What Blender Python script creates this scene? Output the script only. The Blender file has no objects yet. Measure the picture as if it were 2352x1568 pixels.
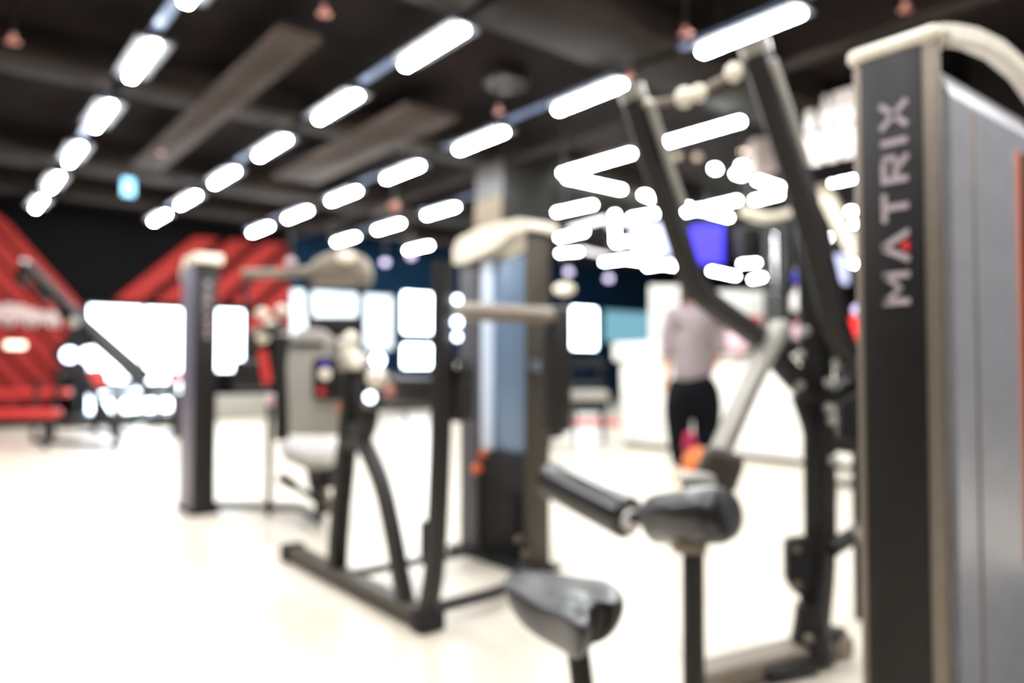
import bpy, bmesh, math, random
from mathutils import Vector, Matrix
random.seed(7)
C = bpy.context.scene.collection
PI = math.pi

# ------------------------------------------------------------------ camera
F = 1700.0; YAW = math.radians(38.6); PITCH = math.radians(1.887); CAMZ = 1.0
cam_d = bpy.data.cameras.new('camera'); cam = bpy.data.objects.new('camera', cam_d); C.objects.link(cam)
cam.location = (0, 0, CAMZ); cam.rotation_euler = (PI/2 + PITCH, 0, -YAW)
cam_d.sensor_width = 36; cam_d.lens = F/2352*36; cam_d.clip_start = .02; cam_d.clip_end = 200
cam_d.dof.use_dof = True; cam_d.dof.focus_distance = .58; cam_d.dof.aperture_fstop = 2.25
bpy.context.scene.camera = cam
RM = cam.rotation_euler.to_matrix()
def ray(px, py): return RM @ Vector(((px-1176)/F, (784-py)/F, -1))
RY0 = Matrix.Rotation(-YAW, 4, 'Z')
FW = Vector((math.sin(YAW), math.cos(YAW), 0))
def P(px, py, D):                      # point at horizontal distance D ahead
    r = ray(px, py); return Vector((0, 0, CAMZ)) + r*(D/r.dot(FW))
def G(px, py, z):                      # point on the level z
    r = ray(px, py); return Vector((0, 0, CAMZ)) + r*((z-CAMZ)/r.z)
def PX(px, py, x): r = ray(px, py); return Vector((0, 0, CAMZ)) + r*(x/r.x)
def PY(px, py, y): r = ray(px, py); return Vector((0, 0, CAMZ)) + r*(y/r.y)

# ------------------------------------------------------------------ materials
def lin(c): return tuple(((v/255)/12.92 if v/255 <= .04045 else ((v/255+.055)/1.055)**2.4) for v in c)
def mat(name, rgb, rough=.5, metal=0, noise=0, nscale=30, emit=None, es=0, bump=0, coat=0, spec=.5):
    m = bpy.data.materials.new(name); m.use_nodes = True; nt = m.node_tree; b = nt.nodes['Principled BSDF']
    col = lin(rgb); b.inputs['Base Color'].default_value = (*col, 1)
    b.inputs['Roughness'].default_value = rough; b.inputs['Metallic'].default_value = metal
    b.inputs['Specular IOR Level'].default_value = spec
    if coat: b.inputs['Coat Weight'].default_value = coat; b.inputs['Coat Roughness'].default_value = .15
    if noise or bump:
        tc = nt.nodes.new('ShaderNodeTexCoord'); n = nt.nodes.new('ShaderNodeTexNoise'); n.inputs['Scale'].default_value = nscale
        n.inputs['Detail'].default_value = 4; nt.links.new(tc.outputs['Object'], n.inputs['Vector'])
        if noise:
            r = nt.nodes.new('ShaderNodeValToRGB'); nt.links.new(n.outputs['Fac'], r.inputs['Fac'])
            r.color_ramp.elements[0].position = .3; r.color_ramp.elements[1].position = .7
            r.color_ramp.elements[0].color = (*[c*(1-noise) for c in col], 1); r.color_ramp.elements[1].color = (*[min(1, c*(1+noise)) for c in col], 1)
            nt.links.new(r.outputs['Color'], b.inputs['Base Color'])
        if bump:
            bp = nt.nodes.new('ShaderNodeBump'); bp.inputs['Strength'].default_value = bump; bp.inputs['Distance'].default_value = .01
            nt.links.new(n.outputs['Fac'], bp.inputs['Height']); nt.links.new(bp.outputs['Normal'], b.inputs['Normal'])
    if emit:
        b.inputs['Emission Color'].default_value = (*lin(emit), 1); b.inputs['Emission Strength'].default_value = es
    return m
M = dict(
 black=mat('black powder coat', (18, 17, 16), .45, 0, .15, 60, spec=.35),
 frame=mat('dark charcoal paint', (33, 30, 28), .45, 0, .12, 60, spec=.4),
 taupe=mat('taupe anodised metal', (132, 121, 108), .42, .4, .06, 40),
 bronze=mat('dark bronze metal', (70, 64, 53), .5, .3, .08, 40),
 cream=mat('cream plastic', (240, 230, 210), .4, 0, .05, 20),
 steelblue=mat('blue grey acrylic shroud', (120, 142, 168), .3, .3, .05, 20),
 greypanel=mat('silver grey painted metal', (204, 204, 210), .3, .4, .05, 15),
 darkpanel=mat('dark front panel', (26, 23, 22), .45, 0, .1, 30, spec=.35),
 rubber=mat('black rubber', (15, 15, 15), .7, 0, .2, 80, bump=.2),
 foam=mat('black vinyl', (26, 25, 24), .4, 0, .1, 50, bump=.05, coat=.6),
 greyvinyl=mat('grey vinyl', (160, 155, 147), .45, 0, .08, 40, bump=.1),
 chrome=mat('polished steel', (210, 210, 212), .15, 1, .04, 20),
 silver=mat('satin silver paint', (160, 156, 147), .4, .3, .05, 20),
 letter=mat('silver grey lettering', (176, 162, 168), .5, 0, .05, 20),
 redmark=mat('red triangle', (220, 50, 40), .5, 0, .05, 20),
 orange=mat('orange plastic', (240, 110, 40), .45, 0, .05, 30),
 red=mat('red upholstery', (214, 48, 44), .5, 0, .08, 30),
 redwall=mat('red painted slat', (140, 40, 36), .8, 0, .12, 8, spec=.2),
 reddark=mat('dark red backing', (30, 9, 10), .9, 0, .12, 8, spec=.1),
 white=mat('white laminate', (242, 240, 234), .45, 0, .02, 10),
 wallblack=mat('black painted wall', (9, 8, 9), .9, 0, .2, 6, spec=.1),
 wallblue=mat('deep blue wall', (8, 34, 56), .8, 0, .3, 2, spec=.1),
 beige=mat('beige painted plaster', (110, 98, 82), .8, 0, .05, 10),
 ceil=mat('dark ceiling paint', (27, 21, 20), .95, 0, .6, .9, spec=.1),
 duct=mat('brown grey duct metal', (33, 27, 23), .9, 0, .4, 1.5, spec=.15),
 housing=mat('grey lamp halo wing', (58, 60, 64), .8, 0, .05, 20),
 railblue=mat('blue grey lamp track', (120, 140, 176), .5, .2, .08, 10),
 skin=mat('skin', (214, 158, 128), .55, 0, .06, 30),
 shirt=mat('grey mauve cotton', (142, 130, 132), .9, 0, .08, 40, bump=.3),
 trousers=mat('black sportswear', (13, 14, 18), .9, 0, .15, 40, bump=.2, spec=.1),
 hair=mat('dark brown hair', (34, 24, 22), .6, 0, .3, 60, bump=.5),
 towel=mat('cream towelling', (228, 212, 178), .9, 0, .1, 30, bump=.4),
 magenta=mat('magenta fabric', (176, 30, 80), .7, 0, .1, 30),
 orangefab=mat('orange fabric', (214, 120, 66), .8, 0, .1, 30),
 pink=mat('pale pink fabric', (226, 190, 200), .8, 0, .1, 30),
 bluep=mat('royal blue plastic', (30, 40, 190), .4, 0, .1, 30),
 navy=mat('slate blue fabric', (50, 84, 110), .8, 0, .1, 30),
 copper=mat('pink copper metal', (170, 112, 100), .4, .5, .1, 30),
 pale=mat('pale blue plastic strip', (214, 228, 246), .3, 0, .03, 20),
 ductlit=mat('brown grey lit duct', (56, 47, 41), .9, 0, .3, 1.5, spec=.15),
 saddle=mat('grey black moulded rubber', (34, 32, 32), .42, 0, .1, 50, coat=.25),
 colgrey=mat('mid grey painted steel', (84, 82, 88), .5, .1, .08, 30),
 mauve=mat('mauve grey side panel', (134, 130, 146), .4, .2, .05, 20),
 pinkwhite=mat('pinkish white sign board', (206, 186, 182), .7, 0, .05, 20),
 redmat=mat('faded red mat', (196, 104, 98), .9, 0, .05, 20),
 warmsoft=mat('dim frosted glass', (200, 180, 160), .5, 0, 0, 1, (230, 200, 170), .22),
 lilac=mat('lilac spot lamp', (200, 190, 230), .5, 0, 0, 1, (210, 196, 236), .5),
 lamp=mat('lamp diffuser', (255, 255, 255), .5, 0, 0, 1, (255, 255, 255), 85),
 lamp2=mat('far lamp diffuser', (255, 255, 255), .5, 0, 0, 1, (246, 255, 250), 34),
 lampdim=mat('dim lamp strip', (255, 255, 255), .5, 0, 0, 1, (245, 236, 238), 1.5),
 warm=mat('warm lamp glass', (255, 240, 220), .5, 0, 0, 1, (255, 226, 196), 3),
 warmdim=mat('soft lamp glass', (255, 240, 220), .5, 0, 0, 1, (255, 232, 206), 2.2),
 dot=mat('white glint glow', (255, 255, 255), .5, 0, 0, 1, (214, 232, 255), 5),  # glow put into shining parts, none of them a lamp
 winA=mat('daylight pane', (255, 255, 255), .3, 0, 0, 1, (222, 240, 255), 6.5),
 winB=mat('pale daylight pane', (240, 248, 255), .3, 0, 0, 1, (188, 220, 250), .43),
 winC=mat('bright daylight pane', (255, 255, 255), .3, 0, 0, 1, (222, 240, 255), 9),
 winD=mat('cyan tinted pane', (60, 90, 100), .3, 0, 0, 1, (150, 214, 234), .4),
 exits=mat('pale blue lit sign', (140, 210, 240), .4, 0, 0, 1, (110, 190, 230), .6),
 scr1=mat('pale screen', (210, 214, 250), .3, 0, 0, 1, (196, 204, 250), .45),
 scr2=mat('violet blue screen', (70, 60, 240), .3, 0, 0, 1, (74, 60, 236), .55),
 redlit=mat('red lit plastic', (240, 40, 40), .4, 0, 0, 1, (246, 36, 40), .6),
 signw=mat('white sign letters', (240, 236, 232), .5, 0, 0, 1, (240, 226, 220), .3),
 winframe=mat('dark window frame', (44, 58, 70), .5, .3, .1, 20),
)
# pale wooden floor
def floor_mat():
    m = bpy.data.materials.new('pale wood floor'); m.use_nodes = True; nt = m.node_tree; b = nt.nodes['Principled BSDF']
    tc = nt.nodes.new('ShaderNodeTexCoord'); mp = nt.nodes.new('ShaderNodeMapping'); nt.links.new(tc.outputs['Object'], mp.inputs['Vector'])
    mp.inputs['Rotation'].default_value = (0, 0, PI/2)
    br = nt.nodes.new('ShaderNodeTexBrick'); nt.links.new(mp.outputs['Vector'], br.inputs['Vector'])
    br.inputs['Scale'].default_value = 1; br.inputs['Brick Width'].default_value = 1.2; br.inputs['Row Height'].default_value = .16
    br.inputs['Mortar Size'].default_value = .003; br.offset = .37
    br.inputs['Color1'].default_value = (*lin((231, 222, 206)), 1); br.inputs['Color2'].default_value = (*lin((222, 211, 193)), 1)
    br.inputs['Mortar'].default_value = (*lin((205, 193, 174)), 1)
    mp2 = nt.nodes.new('ShaderNodeMapping'); mp2.inputs['Scale'].default_value = (14, 1.2, 1); nt.links.new(tc.outputs['Object'], mp2.inputs['Vector'])
    n = nt.nodes.new('ShaderNodeTexNoise'); n.inputs['Scale'].default_value = 3; n.inputs['Detail'].default_value = 6; nt.links.new(mp2.outputs['Vector'], n.inputs['Vector'])
    mx = nt.nodes.new('ShaderNodeMix'); mx.data_type = 'RGBA'; mx.blend_type = 'MULTIPLY'; mx.inputs['Factor'].default_value = .35
    nt.links.new(br.outputs['Color'], mx.inputs['A']); nt.links.new(n.outputs['Fac'], mx.inputs['B'])
    g = nt.nodes.new('ShaderNodeMix'); g.data_type = 'RGBA'; g.inputs['Factor'].default_value = .6
    nt.links.new(mx.outputs['Result'], g.inputs['A']); nt.links.new(br.outputs['Color'], g.inputs['B'])
    nt.links.new(g.outputs['Result'], b.inputs['Base Color'])
    b.inputs['Roughness'].default_value = .34; b.inputs['Specular IOR Level'].default_value = .6
    return m
M['floor'] = floor_mat()

# ------------------------------------------------------------------ mesh helpers
class MB:
    def __init__(s): s.bm = bmesh.new()
    def _merge(s, other, mtx=None):
        me = bpy.data.meshes.new('t'); 
        if mtx is not None: bmesh.ops.transform(other, matrix=mtx, verts=other.verts)
        other.to_mesh(me); other.free(); s.bm.from_mesh(me); bpy.data.meshes.remove(me); return s
    def box(s, lo, hi, bev=0, rot=None, seg=2):
        lo = Vector(lo); hi = Vector(hi); c = (lo+hi)/2; d = hi-lo
        b = bmesh.new(); bmesh.ops.create_cube(b, size=1)
        bmesh.ops.scale(b, vec=(abs(d.x), abs(d.y), abs(d.z)), verts=b.verts)
        if bev: bmesh.ops.bevel(b, geom=b.edges[:], offset=min(bev, min(abs(v) for v in d)*.49), segments=seg, profile=.5, affect='EDGES')
        m = Matrix.Translation(c)
        if rot is not None: m = m @ rot
        return s._merge(b, m)
    def obox(s, c, size, rot, bev=0, seg=2):
        c = Vector(c); h = Vector(size)/2; return s.box(c-h, c+h, bev, rot, seg)
    def tube(s, pts, r, n=14, smooth=0, rect=None, taper=None, up=None):
        pts = [Vector(p) for p in pts]
        if smooth and len(pts) > 2:
            q = []
            ext = [2*pts[0]-pts[1]] + pts + [2*pts[-1]-pts[-2]]
            for i in range(1, len(ext)-2):
                a, b, c, d = ext[i-1:i+3]
                for k in range(smooth):
                    t = k/smooth
                    q.append(.5*((2*b)+(c-a)*t+(2*a-5*b+4*c-d)*t*t+(3*b-a-3*c+d)*t**3))
            q.append(pts[-1]); pts = q
        N = len(pts); rings = []
        t0 = (pts[1]-pts[0]).normalized(); u = Vector(up) if up else (Vector((0, 0, 1)) if abs(t0.z) < .9 else Vector((1, 0, 0)))
        u = (u - t0*u.dot(t0)).normalized()
        for i, p in enumerate(pts):
            t = (pts[min(i+1, N-1)]-pts[max(i-1, 0)]).normalized()
            u = (u - t*u.dot(t)).normalized(); w = t.cross(u)
            rr = r if taper is None else r*(1+(taper-1)*i/(N-1))
            ring = []
            if rect:
                a, b_ = rect; k = min(a, b_)*.3
                for (x, y) in [(a, b_-k), (a-k, b_), (-a+k, b_), (-a, b_-k), (-a, -b_+k), (-a+k, -b_), (a-k, -b_), (a, -b_+k)]:
                    ring.append(s.bm.verts.new(p+w*x+u*y))
            else:
                for j in range(n):
                    a = 2*PI*j/n; ring.append(s.bm.verts.new(p+(w*math.cos(a)+u*math.sin(a))*rr))
            rings.append(ring)
        m = len(rings[0])
        for i in range(N-1):
            for j in range(m):
                s.bm.faces.new((rings[i][j], rings[i][(j+1) % m], rings[i+1][(j+1) % m], rings[i+1][j]))
        s.bm.faces.new(rings[0][::-1]); s.bm.faces.new(rings[-1]); return s
    def cyl(s, a, b, r, n=20, bev=0):
        a = Vector(a); b = Vector(b)
        if bev:
            d = (b-a).normalized()
            return s.lathe(a, d, [(0, r*.0), (0, r-bev), (bev*.3, r-bev*.3), (bev, r), ((b-a).length-bev, r), ((b-a).length-bev*.3, r-bev*.3), ((b-a).length, r-bev), ((b-a).length, 0)], n)
        return s.tube([a, b], r, n)
    def lathe(s, o, d, prof, n=24):
        o = Vector(o); d = Vector(d).normalized(); u = Vector((0, 0, 1)) if abs(d.z) < .9 else Vector((1, 0, 0))
        u = (u-d*u.dot(d)).normalized(); w = d.cross(u); rings = []
        for h, r in prof:
            if r < 1e-5: rings.append([s.bm.verts.new(o+d*h)]); continue
            rings.append([s.bm.verts.new(o+d*h+(u*math.cos(2*PI*j/n)+w*math.sin(2*PI*j/n))*r) for j in range(n)])
        for A, B in zip(rings, rings[1:]):
            if len(A) == 1 and len(B) == 1: continue
            for j in range(n):
                k = (j+1) % n
                if len(A) == 1: s.bm.faces.new((A[0], B[k], B[j]))
                elif len(B) == 1: s.bm.faces.new((A[j], A[k], B[0]))
                else: s.bm.faces.new((A[j], A[k], B[k], B[j]))
        return s
    def ball(s, c, r, sc=(1, 1, 1), rot=None, sub=3):
        b = bmesh.new(); bmesh.ops.create_icosphere(b, subdivisions=sub, radius=r)
        m = Matrix.Translation(Vector(c)) @ (rot if rot is not None else Matrix()) @ Matrix.Diagonal((*sc, 1))
        return s._merge(b, m)
    def prism(s, pts, off, bev=0):          # planar polygon (3D points) extruded by the vector off
        b = bmesh.new(); off = Vector(off)
        v0 = [b.verts.new(Vector(p)) for p in pts]; v1 = [b.verts.new(Vector(p)+off) for p in pts]
        n = len(pts); b.faces.new(v0[::-1]); b.faces.new(v1)
        for i in range(n): b.faces.new((v0[i], v0[(i+1) % n], v1[(i+1) % n], v1[i]))
        if bev: bmesh.ops.bevel(b, geom=b.edges[:], offset=bev, segments=3, profile=.5, affect='EDGES')
        return s._merge(b)
    def build(s, name, m, parent=None, smooth=True):
        bmesh.ops.recalc_face_normals(s.bm, faces=s.bm.faces)
        me = bpy.data.meshes.new(name); s.bm.to_mesh(me); s.bm.free(); me.materials.append(M[m])
        if smooth:
            for p in me.polygons: p.use_smooth = True
            try: me.set_sharp_from_angle(angle=math.radians(38))
            except Exception: pass
        o = bpy.data.objects.new(name, me); C.objects.link(o)
        if parent is not None:
            o.parent = parent
            w = parent_world(parent); me.transform(Matrix.Translation(-w))   # vertices were given in world coordinates
        return o
def parent_world(p):
    w = Vector((0, 0, 0))
    while p is not None: w = w+p.location; p = p.parent
    return w
def tag(o, label=None, cat=None, group=None, kind=None):
    if label: o['label'] = label
    if cat: o['category'] = cat
    if group: o['group'] = group
    if kind: o['kind'] = kind
    return o
def thing(name, label, cat, loc=(0, 0, 0), group=None):
    o = bpy.data.objects.new(name, None); C.objects.link(o); o.location = Vector(loc); o.empty_display_size = .1
    return tag(o, label, cat, group)
def single(mb, name, m, label, cat, group=None):
    o = mb.build(name, m); me = o.data                 # origin to the base
    n = len(me.vertices); c = sum((v.co for v in me.vertices), Vector())/n; c.z = min(v.co.z for v in me.vertices)
    me.transform(Matrix.Translation(-c)); o.location = c
    return tag(o, label, cat, group)
def struct(name, mb, m, label=None):
    o = mb.build(name, m, smooth=False); o['kind'] = 'structure'
    o['label'] = label or name; return o

# ------------------------------------------------------------------ room shell
X0, X1, Y0, Y1, H = -2.2, 17.0, -2.2, 14.5, 3.75
struct('floor', MB().box((X0, Y0, -.1), (X1, Y1, 0)), 'floor', 'pale cream wooden plank floor running through the whole gym')
cb = MB().box((X0, Y0, H), (X1, Y1, H+.1))
struct('ceiling', cb, 'ceil', 'dark brown exposed ceiling above the gym floor')
xs = PY(665, 700, Y1).x
struct('wall_far', MB().box((X0, Y1, 0), (xs, Y1+.15, H)), 'wallblack', 'black far wall behind the red slatted wedges')
struct('wall_far_blue', MB().box((xs, Y1, 0), (X1, Y1+.15, H)), 'wallblue', 'deep blue stretch of far wall around the bright windows')  # far wall coloured deep blue right of the black stretch
struct('wall_right', MB().box((X1, Y0, 0), (X1+.15, Y1, H)), 'wallblack', 'dark wall far to the right behind the counter')
struct('wall_left', MB().box((X0-.15, Y0, 0), (X0, Y1, H)), 'wallblack', 'dark wall on the left side of the gym')
struct('wall_back', MB().box((X0, Y0-.15, 0), (X1, Y0, H)), 'wallblack', 'dark wall behind the camera')
struct('baseboard_far', MB().box((X0, Y1-.02, 0), (X1, Y1, .1)), 'frame', 'dark skirting at the foot of the far wall')
# structural column
cA = PX(1092, 700, 5.41); 
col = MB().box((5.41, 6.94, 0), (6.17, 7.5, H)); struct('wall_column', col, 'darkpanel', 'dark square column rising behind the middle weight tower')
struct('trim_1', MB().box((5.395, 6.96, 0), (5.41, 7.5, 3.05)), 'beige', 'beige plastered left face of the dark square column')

# windows (on the far wall)
def window(n, px0, px1, py0, py1, m, lab, cuts=(), rows=()):
    a = PY(px0, py0, Y1-.02); b = PY(px1, py1, Y1-.02); pad = .045
    fr = MB()
    xl, xr, zt, zb = a.x, b.x, a.z, max(.2, PY((px0+px1)/2, py1, Y1-.02).z)
    fr.box((xl-pad, Y1-.06, zt), (xr+pad, Y1, zt+pad)); fr.box((xl-pad, Y1-.06, zb-pad), (xr+pad, Y1, zb))
    fr.box((xl-pad, Y1-.06, zb), (xl, Y1, zt)); fr.box((xr, Y1-.06, zb), (xr+pad, Y1, zt))
    for c in cuts: x = PY(c, py0, Y1-.02).x; fr.box((x-.03, Y1-.055, zb), (x+.03, Y1-.001, zt))
    for c in rows: fr.box((xl, Y1-.055, zb+(zt-zb)*c-.15), (xr, Y1-.001, zb+(zt-zb)*c+.15))
    o = struct('window_%d' % n, fr, 'winframe', lab)
    p = MB().box((xl, Y1-.03, zb), (xr, Y1-.012, zt)).build('pane', m, o, False)
    return o
window(1, 205, 424, 702, 955, 'winA', 'wide bright full height window under the black wall between the red wedges', (330,))
window(6, 498, 556, 712, 850, 'winA', 'small bright window right of the slim lettered tower')
window(2, 668, 900, 665, 800, 'winB', 'pale blue window behind the seated machine', (712, 828), ())
window(3, 925, 990, 672, 842, 'winC', 'narrow brilliant window left of the middle weight tower', (), (.38,))
window(4, 1312, 1368, 706, 800, 'winC', 'small brilliant window right of the middle weight tower')
window(5, 1385, 1490, 712, 786, 'winD', 'dim cyan window beside the small brilliant one')

# red slatted wedges on the far wall
def clip(poly, n, d):            # keep points with n.p <= d
    out = []
    for i in range(len(poly)):
        a, b = poly[i], poly[(i+1) % len(poly)]
        da, db = a[0]*n[0]+a[1]*n[1]-d, b[0]*n[0]+b[1]*n[1]-d
        if da <= 0: out.append(a)
        if (da < 0 < db) or (db < 0 < da): t = da/(da-db); out.append((a[0]+(b[0]-a[0])*t, a[1]+(b[1]-a[1])*t))
    return out
def slats(name, px, direction, w, gap, lab, mirror=False):
    pts = [PY(x, y, Y1-.1) for x, y in px]; poly = [(p.x, min(p.z, H-.02)) for p in pts]
    t = thing(name, lab, 'wall panel', (sum(p[0] for p in poly)/len(poly), Y1-.05, 0), 'red slatted wedge panels on the far wall')
    MB().prism([(x, Y1-.002, z) for x, z in poly], (0, -.03, 0)).build('backing', 'reddark', t, False)
    d = Vector(direction).normalized(); n = (-d.y, d.x); vals = [p[0]*n[0]+p[1]*n[1] for p in poly]
    v = min(vals); mb = MB()
    while v < max(vals):
        c = clip(clip(poly, n, v+w), (-n[0], -n[1]), -v)
        if len(c) >= 3: mb.prism([(x, Y1-.033, z) for x, z in c], (0, -.05, 0))
        v += w+gap
    mb.build('slat_face', 'redwall', t, False); return t
eA = PY(20, 510, Y1-.1); eB = PY(190, 700, Y1-.1)
slats('red_slat_panel', [(-60, 415), (20, 510), (188, 700), (140, 850), (112, 925), (-60, 935)], (eB.x-eA.x, eB.z-eA.z), .24, .05, 'red slatted wedge panel at the far left edge of the wall')
eC = PY(440, 540, Y1-.1); eD = PY(250, 688, Y1-.1)
slats('red_slat_panel', [(250, 690), (440, 542), (665, 560), (665, 760), (572, 760), (572, 697)], (eC.x-eD.x, eC.z-eD.z), .30, .14, 'red slatted wedge panel above the window behind the lettered tower')
a = PY(430, 905, Y1-.2); b = PY(640, 905, Y1-.2)
single(MB().box((a.x, Y1-.5, 0), (b.x, Y1-.03, .45), .02), 'low_bench', 'silver', 'white low bench along the far wall right of the slim lettered tower', 'bench')
# white sign on the left wedge
a = PY(-20, 700, Y1-.2); b = PY(140, 745, Y1-.2)
t = thing('wall_sign', 'blurred white lettered sign on the left red wedge', 'sign', ((a.x+b.x)/2, Y1-.12, a.z))
mb = MB(); n = 6
for i in range(n):
    x0 = a.x+(b.x-a.x)*(i+.04)/n; x1 = a.x+(b.x-a.x)*(i+.9)/n; zb = b.z-.05*(i % 2); zt = a.z+.04*math.sin(i*1.3)-.03*max(0, i-3)
    mb.box((x0, Y1-.16, zb), (x0+(x1-x0)*.3, Y1-.085, zt)); mb.box((x1-(x1-x0)*.3, Y1-.16, zb), (x1, Y1-.085, zt)); mb.box((x0, Y1-.155, (zb+zt)/2-.05), (x1, Y1-.09, (zb+zt)/2+.05)); mb.box((x0, Y1-.155, zt-.1), (x1, Y1-.09, zt))
mb.build('letter_block', 'pinkwhite', t, False)
c = PY(36, 792, Y1-.2)
t = thing('wall_lamp', 'small warm wall lamp on the left red wedge', 'lamp', (c.x, Y1-.1, c.z))
MB().box((c.x-.14, Y1-.2, c.z-.05), (c.x+.14, Y1-.12, c.z+.05), .03).build('lamp_shade', 'warmdim', t)
MB().box((c.x-.1, Y1-.125, c.z-.05), (c.x+.1, Y1-.08, c.z+.05), .01).build('bracket', 'frame', t)

# ------------------------------------------------------------------ ceiling services
for i, (y, w) in enumerate([(4.0, .7), (7.3, .5), (10.6, .8), (12.6, .4)]):
    single(MB().box((X0+.05, y-w/2, 3.5), (9.5, y+w/2, 3.745), .02), 'ceiling_duct', 'duct',
           'brown grey rectangular duct crossing the ceiling, %s from the far wall' % ['fourth', 'third', 'second', 'nearest'][i], 'duct', 'ducts crossing the dark ceiling')
for i, (x, y0_, y1_, w_) in enumerate([(2.15, 5.2, 10.0, .34), (3.82, 6.0, 9.4, .6), (-.2, 4.5, 12.5, .5)]):  # lamp light on these ducts put into a paler brown
    single(MB().box((x-w_/2, y0_, 3.44), (x+w_/2, y1_, 3.495), .015), 'lit_duct', 'ductlit', ['brown grey lit duct right of the leftmost lamp row', 'wide brown grey lit duct between the second and third lamp rows', 'brown grey lit duct left of the leftmost lamp row'][i], 'ceiling panel')
for i, x in enumerate((5.5,)):
    single(MB().cyl((x, 1.2, 3.46), (x, 13.8, 3.46), .05, 10), 'ceiling_pipe', 'duct',
           'dark brown pipe below the ducts left of the fourth lamp row', 'pipe')

def lamp_proto(L):
    t = thing('linear_light', 'x', 'light', (0, 0, 3.4))
    MB().box((-.13, -L/2-.02, 3.425), (.13, L/2+.02, 3.445)).build('halo_wing', 'housing', t, False)  # wide wings added to imitate the bloom halo around the lamp
    MB().box((-.03, -L/2-.04, 3.445), (.03, L/2+.04, 3.485), .005).build('housing', 'frame', t)
    MB().cyl((0, -L*.3, 3.485), (0, -L*.3, 3.749), .004, 6).build('cord', 'frame', t); MB().cyl((0, L*.3, 3.485), (0, L*.3, 3.749), .004, 6).build('cord', 'frame', t)
    mb = MB(); mb.box((-.034, -L/2, 3.38), (.034, L/2, 3.424), .012, seg=1); mb.build('diffuser', 'lamp', t)
    return t
def copy_tree(o, parent=None):
    c = o.copy(); C.objects.link(c)
    if parent is not None: c.parent = parent
    for ch in list(o.children): copy_tree(ch, c)
    return c
rows = [('leftmost', 1.32, 12.93, -2.0), ('second', 2.985, 12.93, -2.0), ('third', 4.635, 12.93, -2.0)]  # last lamp of each row added out of view to brighten near floor
ordn = ['first', 'second', 'third', 'fourth', 'fifth', 'sixth', 'seventh', 'eighth', 'ninth', 'added unseen tenth']
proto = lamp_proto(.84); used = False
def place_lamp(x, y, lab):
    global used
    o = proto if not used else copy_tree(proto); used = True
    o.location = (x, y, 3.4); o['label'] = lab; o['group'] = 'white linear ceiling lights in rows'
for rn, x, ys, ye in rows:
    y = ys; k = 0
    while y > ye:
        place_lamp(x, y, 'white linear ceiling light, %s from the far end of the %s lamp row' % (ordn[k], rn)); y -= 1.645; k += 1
for k in range(7): place_lamp(-.33, 9.64-1.645*k, 'added unseen linear light brightening the left floor, left of the leftmost row')  # row added out of view to brighten the left floor
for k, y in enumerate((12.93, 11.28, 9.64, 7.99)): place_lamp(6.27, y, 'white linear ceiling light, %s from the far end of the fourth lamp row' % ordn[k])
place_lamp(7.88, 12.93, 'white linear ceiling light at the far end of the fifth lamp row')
for i, (x, a, b) in enumerate([(1.32, 1.0, 13.6), (2.985, 1.0, 13.6), (4.635, 1.0, 13.6), (6.27, 7.2, 13.6)]):
    single(MB().box((x-.04, a, 3.50), (x+.04, b, 3.512)), 'lamp_track', 'railblue', 'slim blue grey track carrying the %s row of ceiling lights' % ['leftmost', 'second', 'third', 'fourth'][i], 'track', 'tracks carrying the rows of ceiling lights')

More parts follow.
